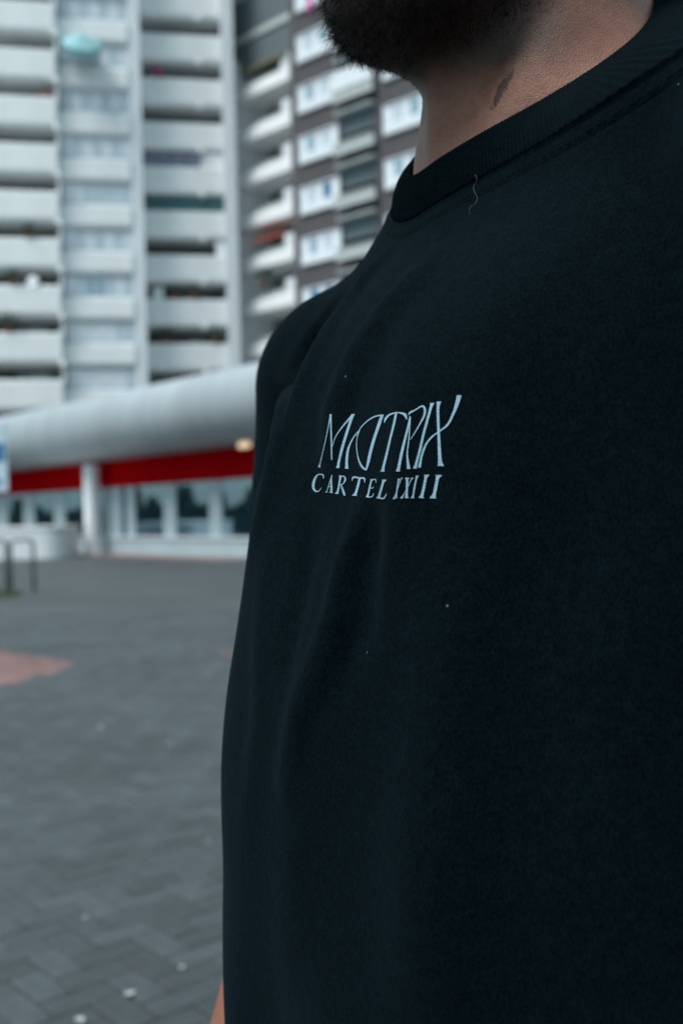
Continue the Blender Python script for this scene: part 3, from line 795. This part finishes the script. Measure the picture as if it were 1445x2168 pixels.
def project(fn, p, it=4, lim=.004, off=0.):
    e = 6e-4
    for _ in range(it):
        d = fn(p) - off
        g = np.stack([fn(p+np.eye(3)[i]*e) - fn(p-np.eye(3)[i]*e) for i in range(3)], 1)/(2*e)
        g2 = np.maximum((g*g).sum(1), .05); s = np.clip(d/g2, -lim, lim)
        p = p - g*s[:, None]
    return p
def normal(fn, p):
    e = 8e-4
    g = np.stack([fn(p+np.eye(3)[i]*e) - fn(p-np.eye(3)[i]*e) for i in range(3)], 1)
    return g/np.maximum(np.linalg.norm(g, axis=1), 1e-9)[:, None]
def surface(fn, lo, hi, h, it=3):
    lo = np.array(lo, float); n = np.ceil((np.array(hi)-lo)/h).astype(int); B_ = 8; n = ((n+B_-1)//B_)*B_
    D = np.full(tuple(n+1), 1., np.float32)
    cb = n//B_; gi = np.stack(np.meshgrid(*[np.arange(c) for c in cb], indexing='ij'), -1).reshape(-1, 3)
    cen = lo + (gi+.5)*B_*h; dc = fn(cen); act = gi[np.abs(dc) < B_*h*.87*1.5+h]
    inn = gi[(dc <= -(B_*h*.87*1.5+h))]
    for g in inn: D[g[0]*B_:g[0]*B_+B_+1, g[1]*B_:g[1]*B_+B_+1, g[2]*B_:g[2]*B_+B_+1] = -1
    o = np.stack(np.meshgrid(*[np.arange(B_+1)]*3, indexing='ij'), -1).reshape(-1, 3)
    for s in range(0, len(act), 400):
        a = act[s:s+400]; idx = (a[:, None, :]*B_ + o[None]).reshape(-1, 3)
        D[idx[:, 0], idx[:, 1], idx[:, 2]] = fn(lo + idx*h)
    S = D < 0
    mixed = np.zeros(tuple(n), bool); first = S[:-1, :-1, :-1]
    for a in (0, 1):
        for b in (0, 1):
            for c in (0, 1):
                mixed |= (S[a:n[0]+a, b:n[1]+b, c:n[2]+c] != first)
    cells = np.argwhere(mixed); vid = np.full(tuple(n), -1, np.int64); vid[mixed] = np.arange(len(cells))
    acc = np.zeros((len(cells), 3)); cnt = np.zeros(len(cells))
    cr = [(a, b, c) for a in (0, 1) for b in (0, 1) for c in (0, 1)]
    for i, p in enumerate(cr):
        for q in cr[i+1:]:
            if sum(abs(a-b) for a, b in zip(p, q)) != 1: continue
            d0 = D[cells[:, 0]+p[0], cells[:, 1]+p[1], cells[:, 2]+p[2]]; d1 = D[cells[:, 0]+q[0], cells[:, 1]+q[1], cells[:, 2]+q[2]]
            m = (d0 < 0) != (d1 < 0); t = np.where(m, d0/np.where(m, d0-d1, 1), 0)
            pt = np.array(p)[None] + t[:, None]*(np.array(q)-np.array(p))[None]
            acc[m] += pt[m]; cnt[m] += 1
    V = lo + (cells + acc/cnt[:, None])*h
    faces = []
    for ax in range(3):
        b, c = [(1, 2), (2, 0), (0, 1)][ax]
        sl0 = [slice(None)]*3; sl1 = [slice(None)]*3; sl0[ax] = slice(0, n[ax]); sl1[ax] = slice(1, n[ax]+1)
        E_ = np.argwhere(S[tuple(sl0)] != S[tuple(sl1)])
        ok = (E_[:, b] > 0) & (E_[:, c] > 0) & (E_[:, b] < n[b]) & (E_[:, c] < n[c]); E_ = E_[ok]
        if not len(E_): continue
        def at_(db, dc_):
            q = E_.copy(); q[:, b] -= db; q[:, c] -= dc_; return vid[q[:, 0], q[:, 1], q[:, 2]]
        F_ = np.stack([at_(1, 1), at_(0, 1), at_(0, 0), at_(1, 0)], 1)
        flip = ~S[E_[:, 0], E_[:, 1], E_[:, 2]]; F_[flip] = F_[flip][:, ::-1]; faces.append(F_)
    F_ = np.concatenate(faces); F_ = F_[(F_ >= 0).all(1)]
    V = project(fn, V, it, h*.5)
    return V, F_
def np_mesh(name, V, F_, m, parent, smooth=True):
    me = bpy.data.meshes.new(name); me.vertices.add(len(V)); me.vertices.foreach_set('co', np.asarray(V, np.float32).ravel())
    k = F_.shape[1]; me.loops.add(F_.size); me.loops.foreach_set('vertex_index', np.asarray(F_, np.int32).ravel())
    me.polygons.add(len(F_)); me.polygons.foreach_set('loop_start', np.arange(0, F_.size, k, dtype=np.int32)); me.polygons.foreach_set('loop_total', np.full(len(F_), k, np.int32))
    me.update(calc_edges=True); me.validate(); me.materials.append(m)
    if smooth: me.polygons.foreach_set('use_smooth', np.ones(len(me.polygons), bool))
    o = bpy.data.objects.new(name, me); C.objects.link(o); o.parent = parent; return o
def pixel_ray(px, py):
    px = np.atleast_1d(px).astype(float); py = np.atleast_1d(py).astype(float)
    dx, dy = px-722.5, py-1084; u = dx-ROLL*dy; v = dy+ROLL*dx
    d = np.stack([u/FPX, np.ones_like(u), -v/FPX], 1); d /= np.linalg.norm(d, axis=1)[:, None]
    o = np.array([[0, 0, CAMH]]); ob = w2b(o); db = np.stack([d[:, 0]*ca_ + d[:, 1]*sa_, -d[:, 0]*sa_ + d[:, 1]*ca_, d[:, 2]], 1)
    return np.repeat(ob, len(px), 0), db
def cast(fn, px, py, n=90):
    o, d = pixel_ray(px, py); t = np.full(len(o), .25)
    for _ in range(n):
        s = fn(o + d*t[:, None]); t = t + np.clip(s*.55, -.01, .05)
    return o + d*t[:, None]

def skin_material():
    m = bpy.data.materials.new('skin'); m.use_nodes = True; nt = m.node_tree; p = nt.nodes['Principled BSDF']; N = nt.nodes.new; Lk = nt.links.new
    p.inputs['Roughness'].default_value = .52; p.inputs['Specular IOR Level'].default_value = .38
    p.inputs['Subsurface Weight'].default_value = .12; p.inputs['Subsurface Radius'].default_value = (.012, .004, .002); p.inputs['Subsurface Scale'].default_value = .25
    tc = N('ShaderNodeTexCoord'); ob = tc.outputs['Object']
    def mr(src, a, b, c=0, d=1, sm=True):
        n = N('ShaderNodeMapRange'); n.inputs[1].default_value = a; n.inputs[2].default_value = b; n.inputs[3].default_value = c; n.inputs[4].default_value = d
        if sm: n.interpolation_type = 'SMOOTHSTEP'
        Lk(src, n.inputs[0]); return n.outputs[0]
    def mth(op, a, b=None):
        n = N('ShaderNodeMath'); n.operation = op
        for i, q in enumerate((a, b)):
            if q is None: continue
            if isinstance(q, (int, float)): n.inputs[i].default_value = q
            else: Lk(q, n.inputs[i])
        return n.outputs[0]
    def mix(f, a, b):
        n = N('ShaderNodeMix'); n.data_type = 'RGBA'; Lk(f, n.inputs[0])
        for i, q in ((6, a), (7, b)):
            if isinstance(q, tuple): n.inputs[i].default_value = (*q, 1)
            else: Lk(q, n.inputs[i])
        return n.outputs[2]
    def noise(s, det=4, sc=None):
        n = N('ShaderNodeTexNoise'); n.inputs['Scale'].default_value = s; n.inputs['Detail'].default_value = det
        if sc: mp = N('ShaderNodeMapping'); mp.inputs['Scale'].default_value = sc; Lk(ob, mp.inputs[0]); Lk(mp.outputs[0], n.inputs[0])
        else: Lk(ob, n.inputs[0])
        return n.outputs[0]
    n1 = noise(30, 5); n2 = noise(260, 3)
    c = mix(mr(n1, .3, .7), (.225, .094, .061), (.274, .122, .081))
    c = mix(mr(n2, .42, .62, 0, .45), c, (.185, .076, .056))
    # scar: a dark, ragged elongated mark on the left side of the neck
    pa, pb = cast(neck, [1082, 1040], [150, 232]); mid = (pa+pb)/2; ax = (pb-pa)/np.linalg.norm(pb-pa); ha = np.linalg.norm(pb-pa)/2
    vm = N('ShaderNodeVectorMath'); vm.operation = 'SUBTRACT'; Lk(ob, vm.inputs[0]); vm.inputs[1].default_value = tuple(mid)
    dt = N('ShaderNodeVectorMath'); dt.operation = 'DOT_PRODUCT'; Lk(vm.outputs[0], dt.inputs[0]); dt.inputs[1].default_value = tuple(ax)
    ln = N('ShaderNodeVectorMath'); ln.operation = 'LENGTH'; Lk(vm.outputs[0], ln.inputs[0])
    a2 = mth('MULTIPLY', dt.outputs['Value'], dt.outputs['Value']); l2 = mth('MULTIPLY', ln.outputs['Value'], ln.outputs['Value'])
    q = mth('ADD', mth('DIVIDE', a2, float(ha*ha)), mth('DIVIDE', mth('SUBTRACT', l2, a2), 2.5e-3**2))
    q = mth('ADD', q, mth('MULTIPLY', mth('SUBTRACT', noise(420, 3), .5), 3.2))
    c = mix(mr(q, .5, 1.3, .9, 0), c, (.055, .020, .015))
    # stubble where the beard grows, carried down the throat as painted jaw shadow
    sp = N('ShaderNodeSeparateXYZ'); Lk(ob, sp.inputs[0])
    zz = mth('ADD', sp.outputs[2], mth('MULTIPLY', mth('SUBTRACT', noise(90, 3), .5), .016))
    bm = mth('MULTIPLY', mr(zz, 1.524, 1.550), mth('MULTIPLY', mr(sp.outputs[1], .0, .045), mr(sp.outputs[2], 1.66, 1.64)))
    c = mix(mth('MULTIPLY', bm, .9), c, (.012, .010, .010))
    Lk(c, p.inputs['Base Color'])
    vo = N('ShaderNodeTexVoronoi'); vo.feature = 'DISTANCE_TO_EDGE'; vo.inputs['Scale'].default_value = 850
    mp = N('ShaderNodeMapping'); mp.inputs['Rotation'].default_value = (R(35), R(20), 0); mp.inputs['Scale'].default_value = (1, 1, .62); Lk(ob, mp.inputs[0]); Lk(mp.outputs[0], vo.inputs['Vector'])
    h = mth('ADD', mr(vo.outputs['Distance'], 0, .25, 0, 1, False), mth('ADD', mth('MULTIPLY', noise(140, 4), 1.0), mth('MULTIPLY', noise(55, 5, (1, 1, 4.5)), .8)))
    b = N('ShaderNodeBump'); b.inputs['Strength'].default_value = .32; b.inputs['Distance'].default_value = .00034; Lk(h, b.inputs['Height']); Lk(b.outputs[0], p.inputs['Normal'])
    return m
def cloth_material(name, k=1.0, knit=True):
    m = bpy.data.materials.new(name); m.use_nodes = True; nt = m.node_tree; p = nt.nodes['Principled BSDF']; N = nt.nodes.new; Lk = nt.links.new
    p.inputs['Roughness'].default_value = .95; p.inputs['Specular IOR Level'].default_value = .02
    p.inputs['Sheen Weight'].default_value = .022; p.inputs['Sheen Roughness'].default_value = .55; p.inputs['Sheen Tint'].default_value = (.30, .62, .85, 1)
    tc = N('ShaderNodeTexCoord'); ob = tc.outputs['Object']
    mp = N('ShaderNodeMapping'); mp.inputs['Scale'].default_value = (1, 1, .55); Lk(ob, mp.inputs[0])
    n = N('ShaderNodeTexNoise'); n.inputs['Scale'].default_value = 1150; n.inputs['Detail'].default_value = 3; Lk(mp.outputs[0], n.inputs[0])
    n2 = N('ShaderNodeTexNoise'); n2.inputs['Scale'].default_value = 180; n2.inputs['Detail'].default_value = 5; Lk(ob, n2.inputs[0])
    r = N('ShaderNodeMapRange'); r.inputs[1].default_value = .32; r.inputs[2].default_value = .70; r.inputs[3].default_value = .45; r.inputs[4].default_value = 1.6; Lk(n.outputs[0], r.inputs[0])
    r2 = N('ShaderNodeMapRange'); r2.inputs[1].default_value = .35; r2.inputs[2].default_value = .65; r2.inputs[3].default_value = .85; r2.inputs[4].default_value = 1.15; Lk(n2.outputs[0], r2.inputs[0])
    mu = N('ShaderNodeMath'); mu.operation = 'MULTIPLY'; Lk(r.outputs[0], mu.inputs[0]); Lk(r2.outputs[0], mu.inputs[1])
    sc_ = N('ShaderNodeVectorMath'); sc_.operation = 'SCALE'; sc_.inputs[0].default_value = (.0012*k, .0036*k, .0050*k); Lk(mu.outputs[0], sc_.inputs['Scale'])
    # rare lint specks
    v = N('ShaderNodeTexVoronoi'); v.inputs['Scale'].default_value = 42; Lk(ob, v.inputs['Vector'])
    lt = N('ShaderNodeMath'); lt.operation = 'LESS_THAN'; Lk(v.outputs['Distance'], lt.inputs[0]); lt.inputs[1].default_value = .021
    sx = N('ShaderNodeSeparateColor'); Lk(v.outputs['Color'], sx.inputs[0]); g = N('ShaderNodeMath'); g.operation = 'GREATER_THAN'; Lk(sx.outputs[0], g.inputs[0]); g.inputs[1].default_value = .45
    mm = N('ShaderNodeMath'); mm.operation = 'MULTIPLY'; Lk(lt.outputs[0], mm.inputs[0]); Lk(g.outputs[0], mm.inputs[1])
    mx = N('ShaderNodeMix'); mx.data_type = 'RGBA'; Lk(mm.outputs[0], mx.inputs[0]); Lk(sc_.outputs[0], mx.inputs[6]); mx.inputs[7].default_value = (.05, .11, .14, 1)
    Lk(mx.outputs[2], p.inputs['Base Color'])
    b = N('ShaderNodeBump'); b.inputs['Strength'].default_value = .6; b.inputs['Distance'].default_value = .0004; Lk(n.outputs[0], b.inputs['Height'])
    b2 = N('ShaderNodeBump'); b2.inputs['Strength'].default_value = .5; b2.inputs['Distance'].default_value = .0012; Lk(n2.outputs[0], b2.inputs['Height']); Lk(b.outputs[0], b2.inputs['Normal']); Lk(b2.outputs[0], p.inputs['Normal'])
    return m

FOLD_PX = [([(815,545),(755,620),(700,705),(652,800),(618,895)], .0075, .0080),
           ([(775,575),(705,665),(655,745),(610,840)], -.0028, .0080),
           ([(900,560),(830,650),(760,760),(715,870),(700,980)], .0055, .012),
           ([(700,650),(650,730),(618,800),(600,870),(590,940),(578,1010),(560,1090),(540,1170)], .0042, .0100),
           ([(590,850),(570,920),(552,990),(530,1060)], -.0012, .0060),
           ([(760,1090),(730,1190),(712,1300),(685,1390),(640,1500),(600,1660)], .0048, .0090),
           ([(800,1090),(765,1200),(750,1320),(720,1440)], -.0040, .0100),
           ([(850,700),(872,860),(868,960),(845,1070),(815,1210)], .0024, .0120),
           ([(575,1150),(560,1300),(548,1500),(520,1800)], .0018, .0130),
           ([(640,1600),(612,1800),(600,1980),(590,2140)], .0010, .0150),
           ([(980,1150),(945,1500),(925,1900),(900,2140)], .0040, .0220),
           ([(1180,1000),(1130,1400),(1100,1900)], -.0040, .0260),
           ([(660,1120),(625,1300),(600,1450)], -.0026, .0100),
           ([(1120,560),(1060,700),(1050,860)], .0020, .0200)]
def make_person():
    for P, amp, wd in FOLD_PX:
        base = cast(lambda q: shirt_raw(q), [a for a, _ in P], [b for _, b in P]); base = base[np.abs(shirt_raw(base)) < .004]; FOLDS.append((base, amp*1.8, wd*.9))
    root = empty('person', (AX[0], AX[1], 0), BODY_ROT)
    tag(root, 'bearded person standing close by in a black crew neck t-shirt with a pale chest print', 'person')
    skin = skin_material(); cloth = cloth_material('black_jersey'); ribm = cloth_material('black_rib_knit', .9)
    V, F_ = surface(body, (-.32, -.14, .70), (.32, .27, 1.80), .0042, 3); bo = np_mesh('body', V, F_, skin, root)
    V, F_ = surface(shirt_full, (-.33, -.19, .68), (.33, .20, 1.60), .0045, 4); ts = np_mesh('t_shirt', V, F_, cloth, root)
    V, F_ = surface(trousers, (-.24, -.17, .04), (.24, .17, 1.02), .009, 3); np_mesh('trousers', V, F_, M['trouser'], root)
    for sx in (1, -1):
        V, F_ = surface(lambda q: shoe(q, sx), (-.20 if sx < 0 else .04, -.11, -.01), (-.04 if sx < 0 else .20, .20, .17), .006, 3); np_mesh('shoe', V, F_, M['shoe'], root)
    # scalp hair
    hairf = lambda p: np.maximum(ell(p, (0, -.006, 1.694), (.086, .107, .101)) - .0012*np.sin(160*p[:, 0])*np.sin(140*p[:, 1]+90*p[:, 2]), 1.738 + 1.1*np.minimum(p[:, 1]-.045, 0) - p[:, 2])
    V, F_ = surface(hairf, (-.11, -.13, 1.56), (.11, .12, 1.82), .005, 3); np_mesh('hair', V, F_, M['hair'], root)
    for sx in (1, -1):
        ey = MB().lathe([(.001, -.0118), (.006, -.0103), (.0105, -.0055), (.0118, 0), (.0105, .0055), (.006, .0103), (.001, .0118)], (sx*.031, .0806, 1.692), 18).build('eye', M['eye'], root, smooth=True)
        MB().lathe([(.0002, .0121), (.0028, .0118), (.0054, .0106), (.0056, .0100), (.0002, .0100)], seg=16).build('iris', M['iris'], ey, smooth=True, loc=(sx*.031, .0806, 1.692)).rotation_euler = (R(-90), 0, 0)
    # collar: ribbed band from the cut edge up to the neck
    nphi = 1560; ph = np.linspace(0, 2*np.pi, nphi, endpoint=False)
    def ring(fn, z0, k, off, r0=.02, cut=True):
        lo = np.full(nphi, r0); hi = np.full(nphi, .17); dirx, diry = np.sin(ph), np.cos(ph)
        def pts(r):
            x = dirx*r; y = -.012 + diry*r; z = col_z(x, y, z0)
            z = z - LEAN*x
            return np.stack([x, y, z], 1)
        for _ in range(34):
            mid = (lo+hi)/2; ins = fn(pts(mid)) < off; lo = np.where(ins, mid, lo); hi = np.where(ins, hi, mid)
        return pts(lo)
    base = lambda q: shirt_raw(q) - fold_disp(q)
    Wr = ring(base, COL_Z0-.0015, COL_K, .0012); Ur0 = ring(neck, COL_Z0+.0225, COL_K, .0028)
    rows = 11; verts = []
    nrm = normal(base, Wr)
    for i in range(rows):
        t = i/(rows-1); q = Wr*(1-t) + Ur0*t
        q = q + nrm*(.0035*math.sin(math.pi*t))[None] if False else q + nrm*(.0028*math.sin(math.pi*min(t*1.05, 1)))
        ribs = np.sin(ph*260)*.00042*(1 if 0 < i < rows-1 else .3)
        q = q + nrm*ribs[:, None]; verts.append(q)
    # rolled top edge going in towards the neck
    ctr = np.array([0, -.012, 0]); inw = -np.stack([np.sin(ph), np.cos(ph), np.zeros(nphi)], 1)
    verts.append(verts[-1] + inw*.0012 - np.array([0, 0, .0004])); verts.append(verts[-1] + inw*.0004 - np.array([0, 0, .006]))
    verts.insert(0, verts[0] - nrm*.002 + np.array([0, 0, .001]))
    Vc = np.concatenate(verts); nr = len(verts)
    ii, jj = np.meshgrid(np.arange(nr-1), np.arange(nphi), indexing='ij'); ii, jj = ii.ravel(), jj.ravel(); j2 = (jj+1) % nphi
    Fc = np.stack([ii*nphi+jj, (ii+1)*nphi+jj, (ii+1)*nphi+j2, ii*nphi+j2], 1)
    np_mesh('collar', Vc, Fc[:, ::-1], ribm, ts)
    # binding strip stitched under the collar
    st = [Wr]; cur = Wr.copy(); tang = np.roll(Wr, -1, 0) - np.roll(Wr, 1, 0); tang /= np.linalg.norm(tang, axis=1)[:, None]
    for k in range(7):
        nn = normal(base, cur); d = np.cross(nn, tang); d /= np.linalg.norm(d, axis=1)[:, None]
        sg = np.sign((d[:, 2]).mean()); cur = project(base, cur - d*sg*.0015, 2); st.append(cur.copy())
    offs = [.0008, .0010, .0010, .0010, .0009, .0009, .0006, -.0001]
    rows_ = [s_ + normal(base, s_)*o for s_, o in zip(st, offs)]
    Vb = np.concatenate(rows_); nr = len(rows_)
    ii, jj = np.meshgrid(np.arange(nr-1), np.arange(nphi), indexing='ij'); ii, jj = ii.ravel(), jj.ravel(); j2 = (jj+1) % nphi
    Fb = np.stack([ii*nphi+jj, (ii+1)*nphi+jj, (ii+1)*nphi+j2, ii*nphi+j2], 1)
    np_mesh('neck_binding', Vb, Fb, cloth, ts)
    # row of stitches
    b = MB(); s_ = rows_[5]; nn = normal(base, s_)
    for k in range(0, nphi, 8):
        a, c = s_[k] + nn[k]*.0001, s_[(k+5) % nphi] + nn[(k+5) % nphi]*.0001; m_ = (a+c)/2 + nn[k]*.00035
        b.tube([a, m_, c], .00011, 4)
    o = b.build('stitching', ribm, ts); tag(o, kind='stuff')
    # hem and sleeve seams would lie below the frame; folds end there
    # ---- chest print
    G = {'print_letter': []}
    L1 = [[[(146,680,22),(152,655,12),(160,625,8),(200,450,7),(230,300,9),(243,230,17)], [(243,230,17),(246,350,13),(250,500,13),(252,617,14)],
           [(257,505,6),(285,420,8),(340,340,12),(395,275,15),(428,240,22)], [(434,229,34),(425,252,26),(405,310,24),(370,420,24),(335,540,24),(314,630,22),(308,665,24),(303,687,32)]],
          [[(381,693,32),(380,660,25),(382,600,24),(392,530,20),(415,470,13),(452,405,8),(490,365,6)], [(462,420,6),(500,345,8),(560,285,10),(620,250,12),(665,240,12),(695,236,8)],
           [(492,362,5),(470,430,6),(464,500,7),(475,590,10),(493,645,15),(518,684,20),(545,702,16)], [(682,238,26),(660,300,28),(640,360,27),(610,450,27),(580,560,27),(563,640,25),(545,706,12)]],
          [[(700,303,5),(712,268,20),(745,235,16),(800,218,10),(845,222,14),(875,238,26),(889,275,6)], [(800,222,20),(780,320,20),(750,440,19),(720,570,21),(697,660,22),(690,695,26),(685,718,38)]],
          [[(915,246,6),(902,330,16),(872,450,20),(846,560,24),(827,655,25),(820,690,28),(815,716,38)], [(919,255,9),(910,400,9),(902,480,10),(893,560,12),(897,630,20),(902,670,25),(904,694,36)],
           [(905,238,4),(918,216,16),(960,196,10),(1000,170,12),(1028,165,17),(1042,195,21),(1034,245,18),(1000,312,12),(960,382,8),(918,449,4)]],
          [[(1104,135,42),(1098,155,26),(1085,200,22),(1060,290,21),(1030,400,21),(1000,530,21),(976,620,21),(964,665,24),(957,691,34)]],
          [[(1161,124,48),(1157,145,30),(1153,190,24),(1155,300,23),(1160,420,23),(1165,540,28),(1169,610,32),(1172,645,42),(1176,670,60)],
           [(1333,70,42),(1320,125,36),(1290,210,24),(1240,312,19),(1180,366,13),(1110,415,13),(1055,480,16),(1018,570,19),(1003,640,21),(995,682,28)]]]
    L2 = [[[(184,778,4),(184,752,12),(172,742,12),(150,740,8),(125,755,14),(105,795,22),(97,840,23),(108,875,17),(135,887,9),(155,872,5),(166,852,4)]],
          [[(200,893,4),(222,892,4)], [(210,890,14),(216,875,7),(250,765,7),(258,748,4)], [(255,746,8),(250,790,15),(252,860,19),(250,885,20),(250,898,34)], [(226,845,5),(252,843,5)]],
          [[(318,752,10),(335,754,8)], [(330,754,26),(324,790,17),(310,870,17),(303,893,20),(298,907,36)], [(330,757,6),(358,758,10),(370,785,17),(352,820,8),(322,830,6)], [(333,828,10),(350,875,18),(358,900,20),(366,922,12)]],
          [[(428,796,5),(440,766,16),(490,772,14),(530,776,16),(536,812,5)], [(492,776,21),(478,840,21),(462,895,22),(455,912,30),(450,924,48)]],
          [[(598,783,30),(590,800,16),(578,850,16),(566,905,16),(560,922,20),(556,936,28)], [(588,785,7),(628,786,9),(630,812,4)], [(580,856,6),(604,858,6),(608,845,4)], [(556,936,8),(596,930,10),(612,902,4)]],
          [[(702,786,44),(694,806,23),(678,860,21),(663,910,22),(655,938,34)], [(634,938,6),(665,942,12),(700,942,14),(722,905,4)]],
          [[(825,778,20),(820,800,12),(812,850,11),(804,915,12),(800,944,20)], [(852,770,14),(842,785,7),(815,860,5),(790,925,6),(782,950,20)]],
          [[(893,770,40),(893,790,22),(892,850,20),(888,915,22),(888,942,36)], [(936,770,28),(926,788,10),(900,845,6),(862,915,7),(846,944,28)]],
          [[(978,753,30),(971,775,15),(955,850,15),(944,920,16),(938,942,36)]],
          [[(1058,745,52),(1051,768,26),(1035,850,24),(1020,915,27),(1012,942,54)]],
          [[(1160,747,62),(1151,772,30),(1136,850,28),(1122,915,31),(1112,945,60)]]]
    def cr_(P, n):
        P = np.array(P, float); P = np.vstack([2*P[0]-P[1], P, 2*P[-1]-P[-2]]); out = []
        for i in range(1, len(P)-2):
            t = np.linspace(0, 1, n, endpoint=False)[:, None]
            c_ = .5*((2*P[i]) + (-P[i-1]+P[i+1])*t + (2*P[i-1]-5*P[i]+4*P[i+1]-P[i+2])*t**2 + (-P[i-1]+3*P[i]-3*P[i+1]+P[i+2])*t**3); out.append(c_)
        out.append(P[-2][None]); return np.concatenate(out)
    idx = 0
    for row, rowname in ((L1, 0), (L2, 1)):
        for letter in row:
            VV, FF, base_n = [], [], 0
            for stroke in letter:
                c_ = cr_(stroke, 9); c_[:, 2] = np.maximum(c_[:, 2]*.92, 3.6); p2 = c_[:, :2]
                tg = np.gradient(p2, axis=0); tg /= np.linalg.norm(tg, axis=1)[:, None]+1e-9; nm = np.stack([-tg[:, 1], tg[:, 0]], 1)
                if len(stroke) >= 4 and stroke[0][2] > 26: nm[:3] = np.array([[1., 0]])*np.sign(nm[3, 0] or 1)      # flat serif feet
                if len(stroke) >= 4 and stroke[-1][2] > 26: nm[-3:] = np.array([[1., .06]])*np.sign(nm[-4, 0] or 1)
                K = 4; grid = []
                for k in range(K+1): grid.append(p2 + nm*(c_[:, 2]*(k/K-.5))[:, None])
                g = np.stack(grid, 1).reshape(-1, 2); px, py = 640+g[:, 0]/4.0139, 820+g[:, 1]/4.0139
                w3 = cast(base, px, py, 110); idx += 1
                w3 = w3 + normal(base, w3)*(.00028 + idx*.000006)
                n = len(c_); a, k = np.meshgrid(np.arange(n-1), np.arange(K), indexing='ij'); a, k = a.ravel(), k.ravel()
                FF.append(base_n + np.stack([a*(K+1)+k, (a+1)*(K+1)+k, (a+1)*(K+1)+k+1, a*(K+1)+k+1], 1)); VV.append(w3); base_n += len(w3)
            np_mesh('print_letter', np.concatenate(VV), np.concatenate(FF), M['ink'], ts)
    # ---- beard
    rng = np.random.default_rng(7); bv = np.empty(len(bo.data.vertices)*3, np.float32); bo.data.vertices.foreach_get('co', bv); bv = bv.reshape(-1, 3).astype(float)
    m = (bv[:, 2] > 1.538) & (bv[:, 2] < 1.645) & (bv[:, 1] > .026) & ~((np.abs(bv[:, 0]) < .03) & (bv[:, 1] > .085) & (bv[:, 2] > 1.603)) & (np.abs(bv[:, 0]) < .075)
    cnd = bv[m]; cheek = (cnd[:, 2] > 1.60 + .5*np.maximum(0, .06-cnd[:, 1])) & (cnd[:, 1] > .02) & (np.abs(cnd[:, 0]) < .05) & (cnd[:, 2] > 1.625); cnd = cnd[~cheek]
    NB = 15000; r = cnd[rng.integers(0, len(cnd), NB)] + rng.normal(0, .0022, (NB, 3)); r = project(body, r, 3)
    nn = normal(body, r)
    chin = np.clip((r[:, 1]-.035)/.05, 0, 1); low = np.clip((r[:, 2]-1.54)/.025, .15, 1)
    Lh = (.0030 + .0062*chin)*rng.uniform(.5, 1.25, NB)*low; Lh[rng.random(NB) < .012] *= 1.8
    d0 = nn*.75 + np.array([0, .30, -.55]) + rng.normal(0, .28, (NB, 3)); d0 /= np.linalg.norm(d0, axis=1)[:, None]
    bend = rng.normal(0, .75, (NB, 3)) + np.array([0, -.5, -.25]); S_ = 5
    cl = [r - nn*.0006]; d = d0.copy()
    for k in range(S_):
        cl.append(cl[-1] + d*(Lh/S_)[:, None]); d = d + bend*.7; d /= np.linalg.norm(d, axis=1)[:, None]
    cl = np.stack(cl, 1); t1 = np.cross(d0, rng.normal(0, 1, (NB, 3))); t1 /= np.linalg.norm(t1, axis=1)[:, None]; t2 = np.cross(d0, t1)
    rad = .00013*np.linspace(1, .35, S_+1)[None, :, None, None]*rng.uniform(.6, 1.2, (NB, 1, 1, 1))
    ang = np.array([0, 2.094, 4.189]); off = (t1[:, None, None, :]*np.cos(ang)[None, None, :, None] + t2[:, None, None, :]*np.sin(ang)[None, None, :, None])*rad
    Vh = (cl[:, :, None, :] + off).reshape(-1, 3)
    nb, s_, a = np.meshgrid(np.arange(NB), np.arange(S_), np.arange(3), indexing='ij'); nb, s_, a = nb.ravel(), s_.ravel(), a.ravel(); a2 = (a+1) % 3; q0 = nb*(S_+1)*3 + s_*3
    Fh = np.stack([q0+a, q0+a2, q0+3+a2, q0+3+a], 1)
    o = np_mesh('beard', Vh, Fh, M['hair'], root); tag(o, 'short curly black beard', kind='stuff')
    # ---- stray thread on the shirt
    tp = [(1010,372),(1016,385),(1006,398),(1010,412),(1014,424),(1008,440),(1000,452),(996,458)]
    c_ = cr_([(a, b_, 0) for a, b_ in tp], 5); w3 = cast(base, c_[:, 0], c_[:, 1], 110); w3 = w3 + normal(base, w3)*(.0022 + .0008*np.sin(np.arange(len(w3))*.5))[:, None]
    w3 = np.stack([w3[:, 0]*ca_ - w3[:, 1]*sa_ + AX[0], w3[:, 0]*sa_ + w3[:, 1]*ca_ + AX[1], w3[:, 2]], 1)
    MB_ = MB().tube([tuple(q) for q in w3], .00009, 5); o = MB_.build('loose_thread', M['lint'], smooth=True); tag(o, 'thin pale curled thread caught on the shirt just below the collar', 'thread')
make_person()
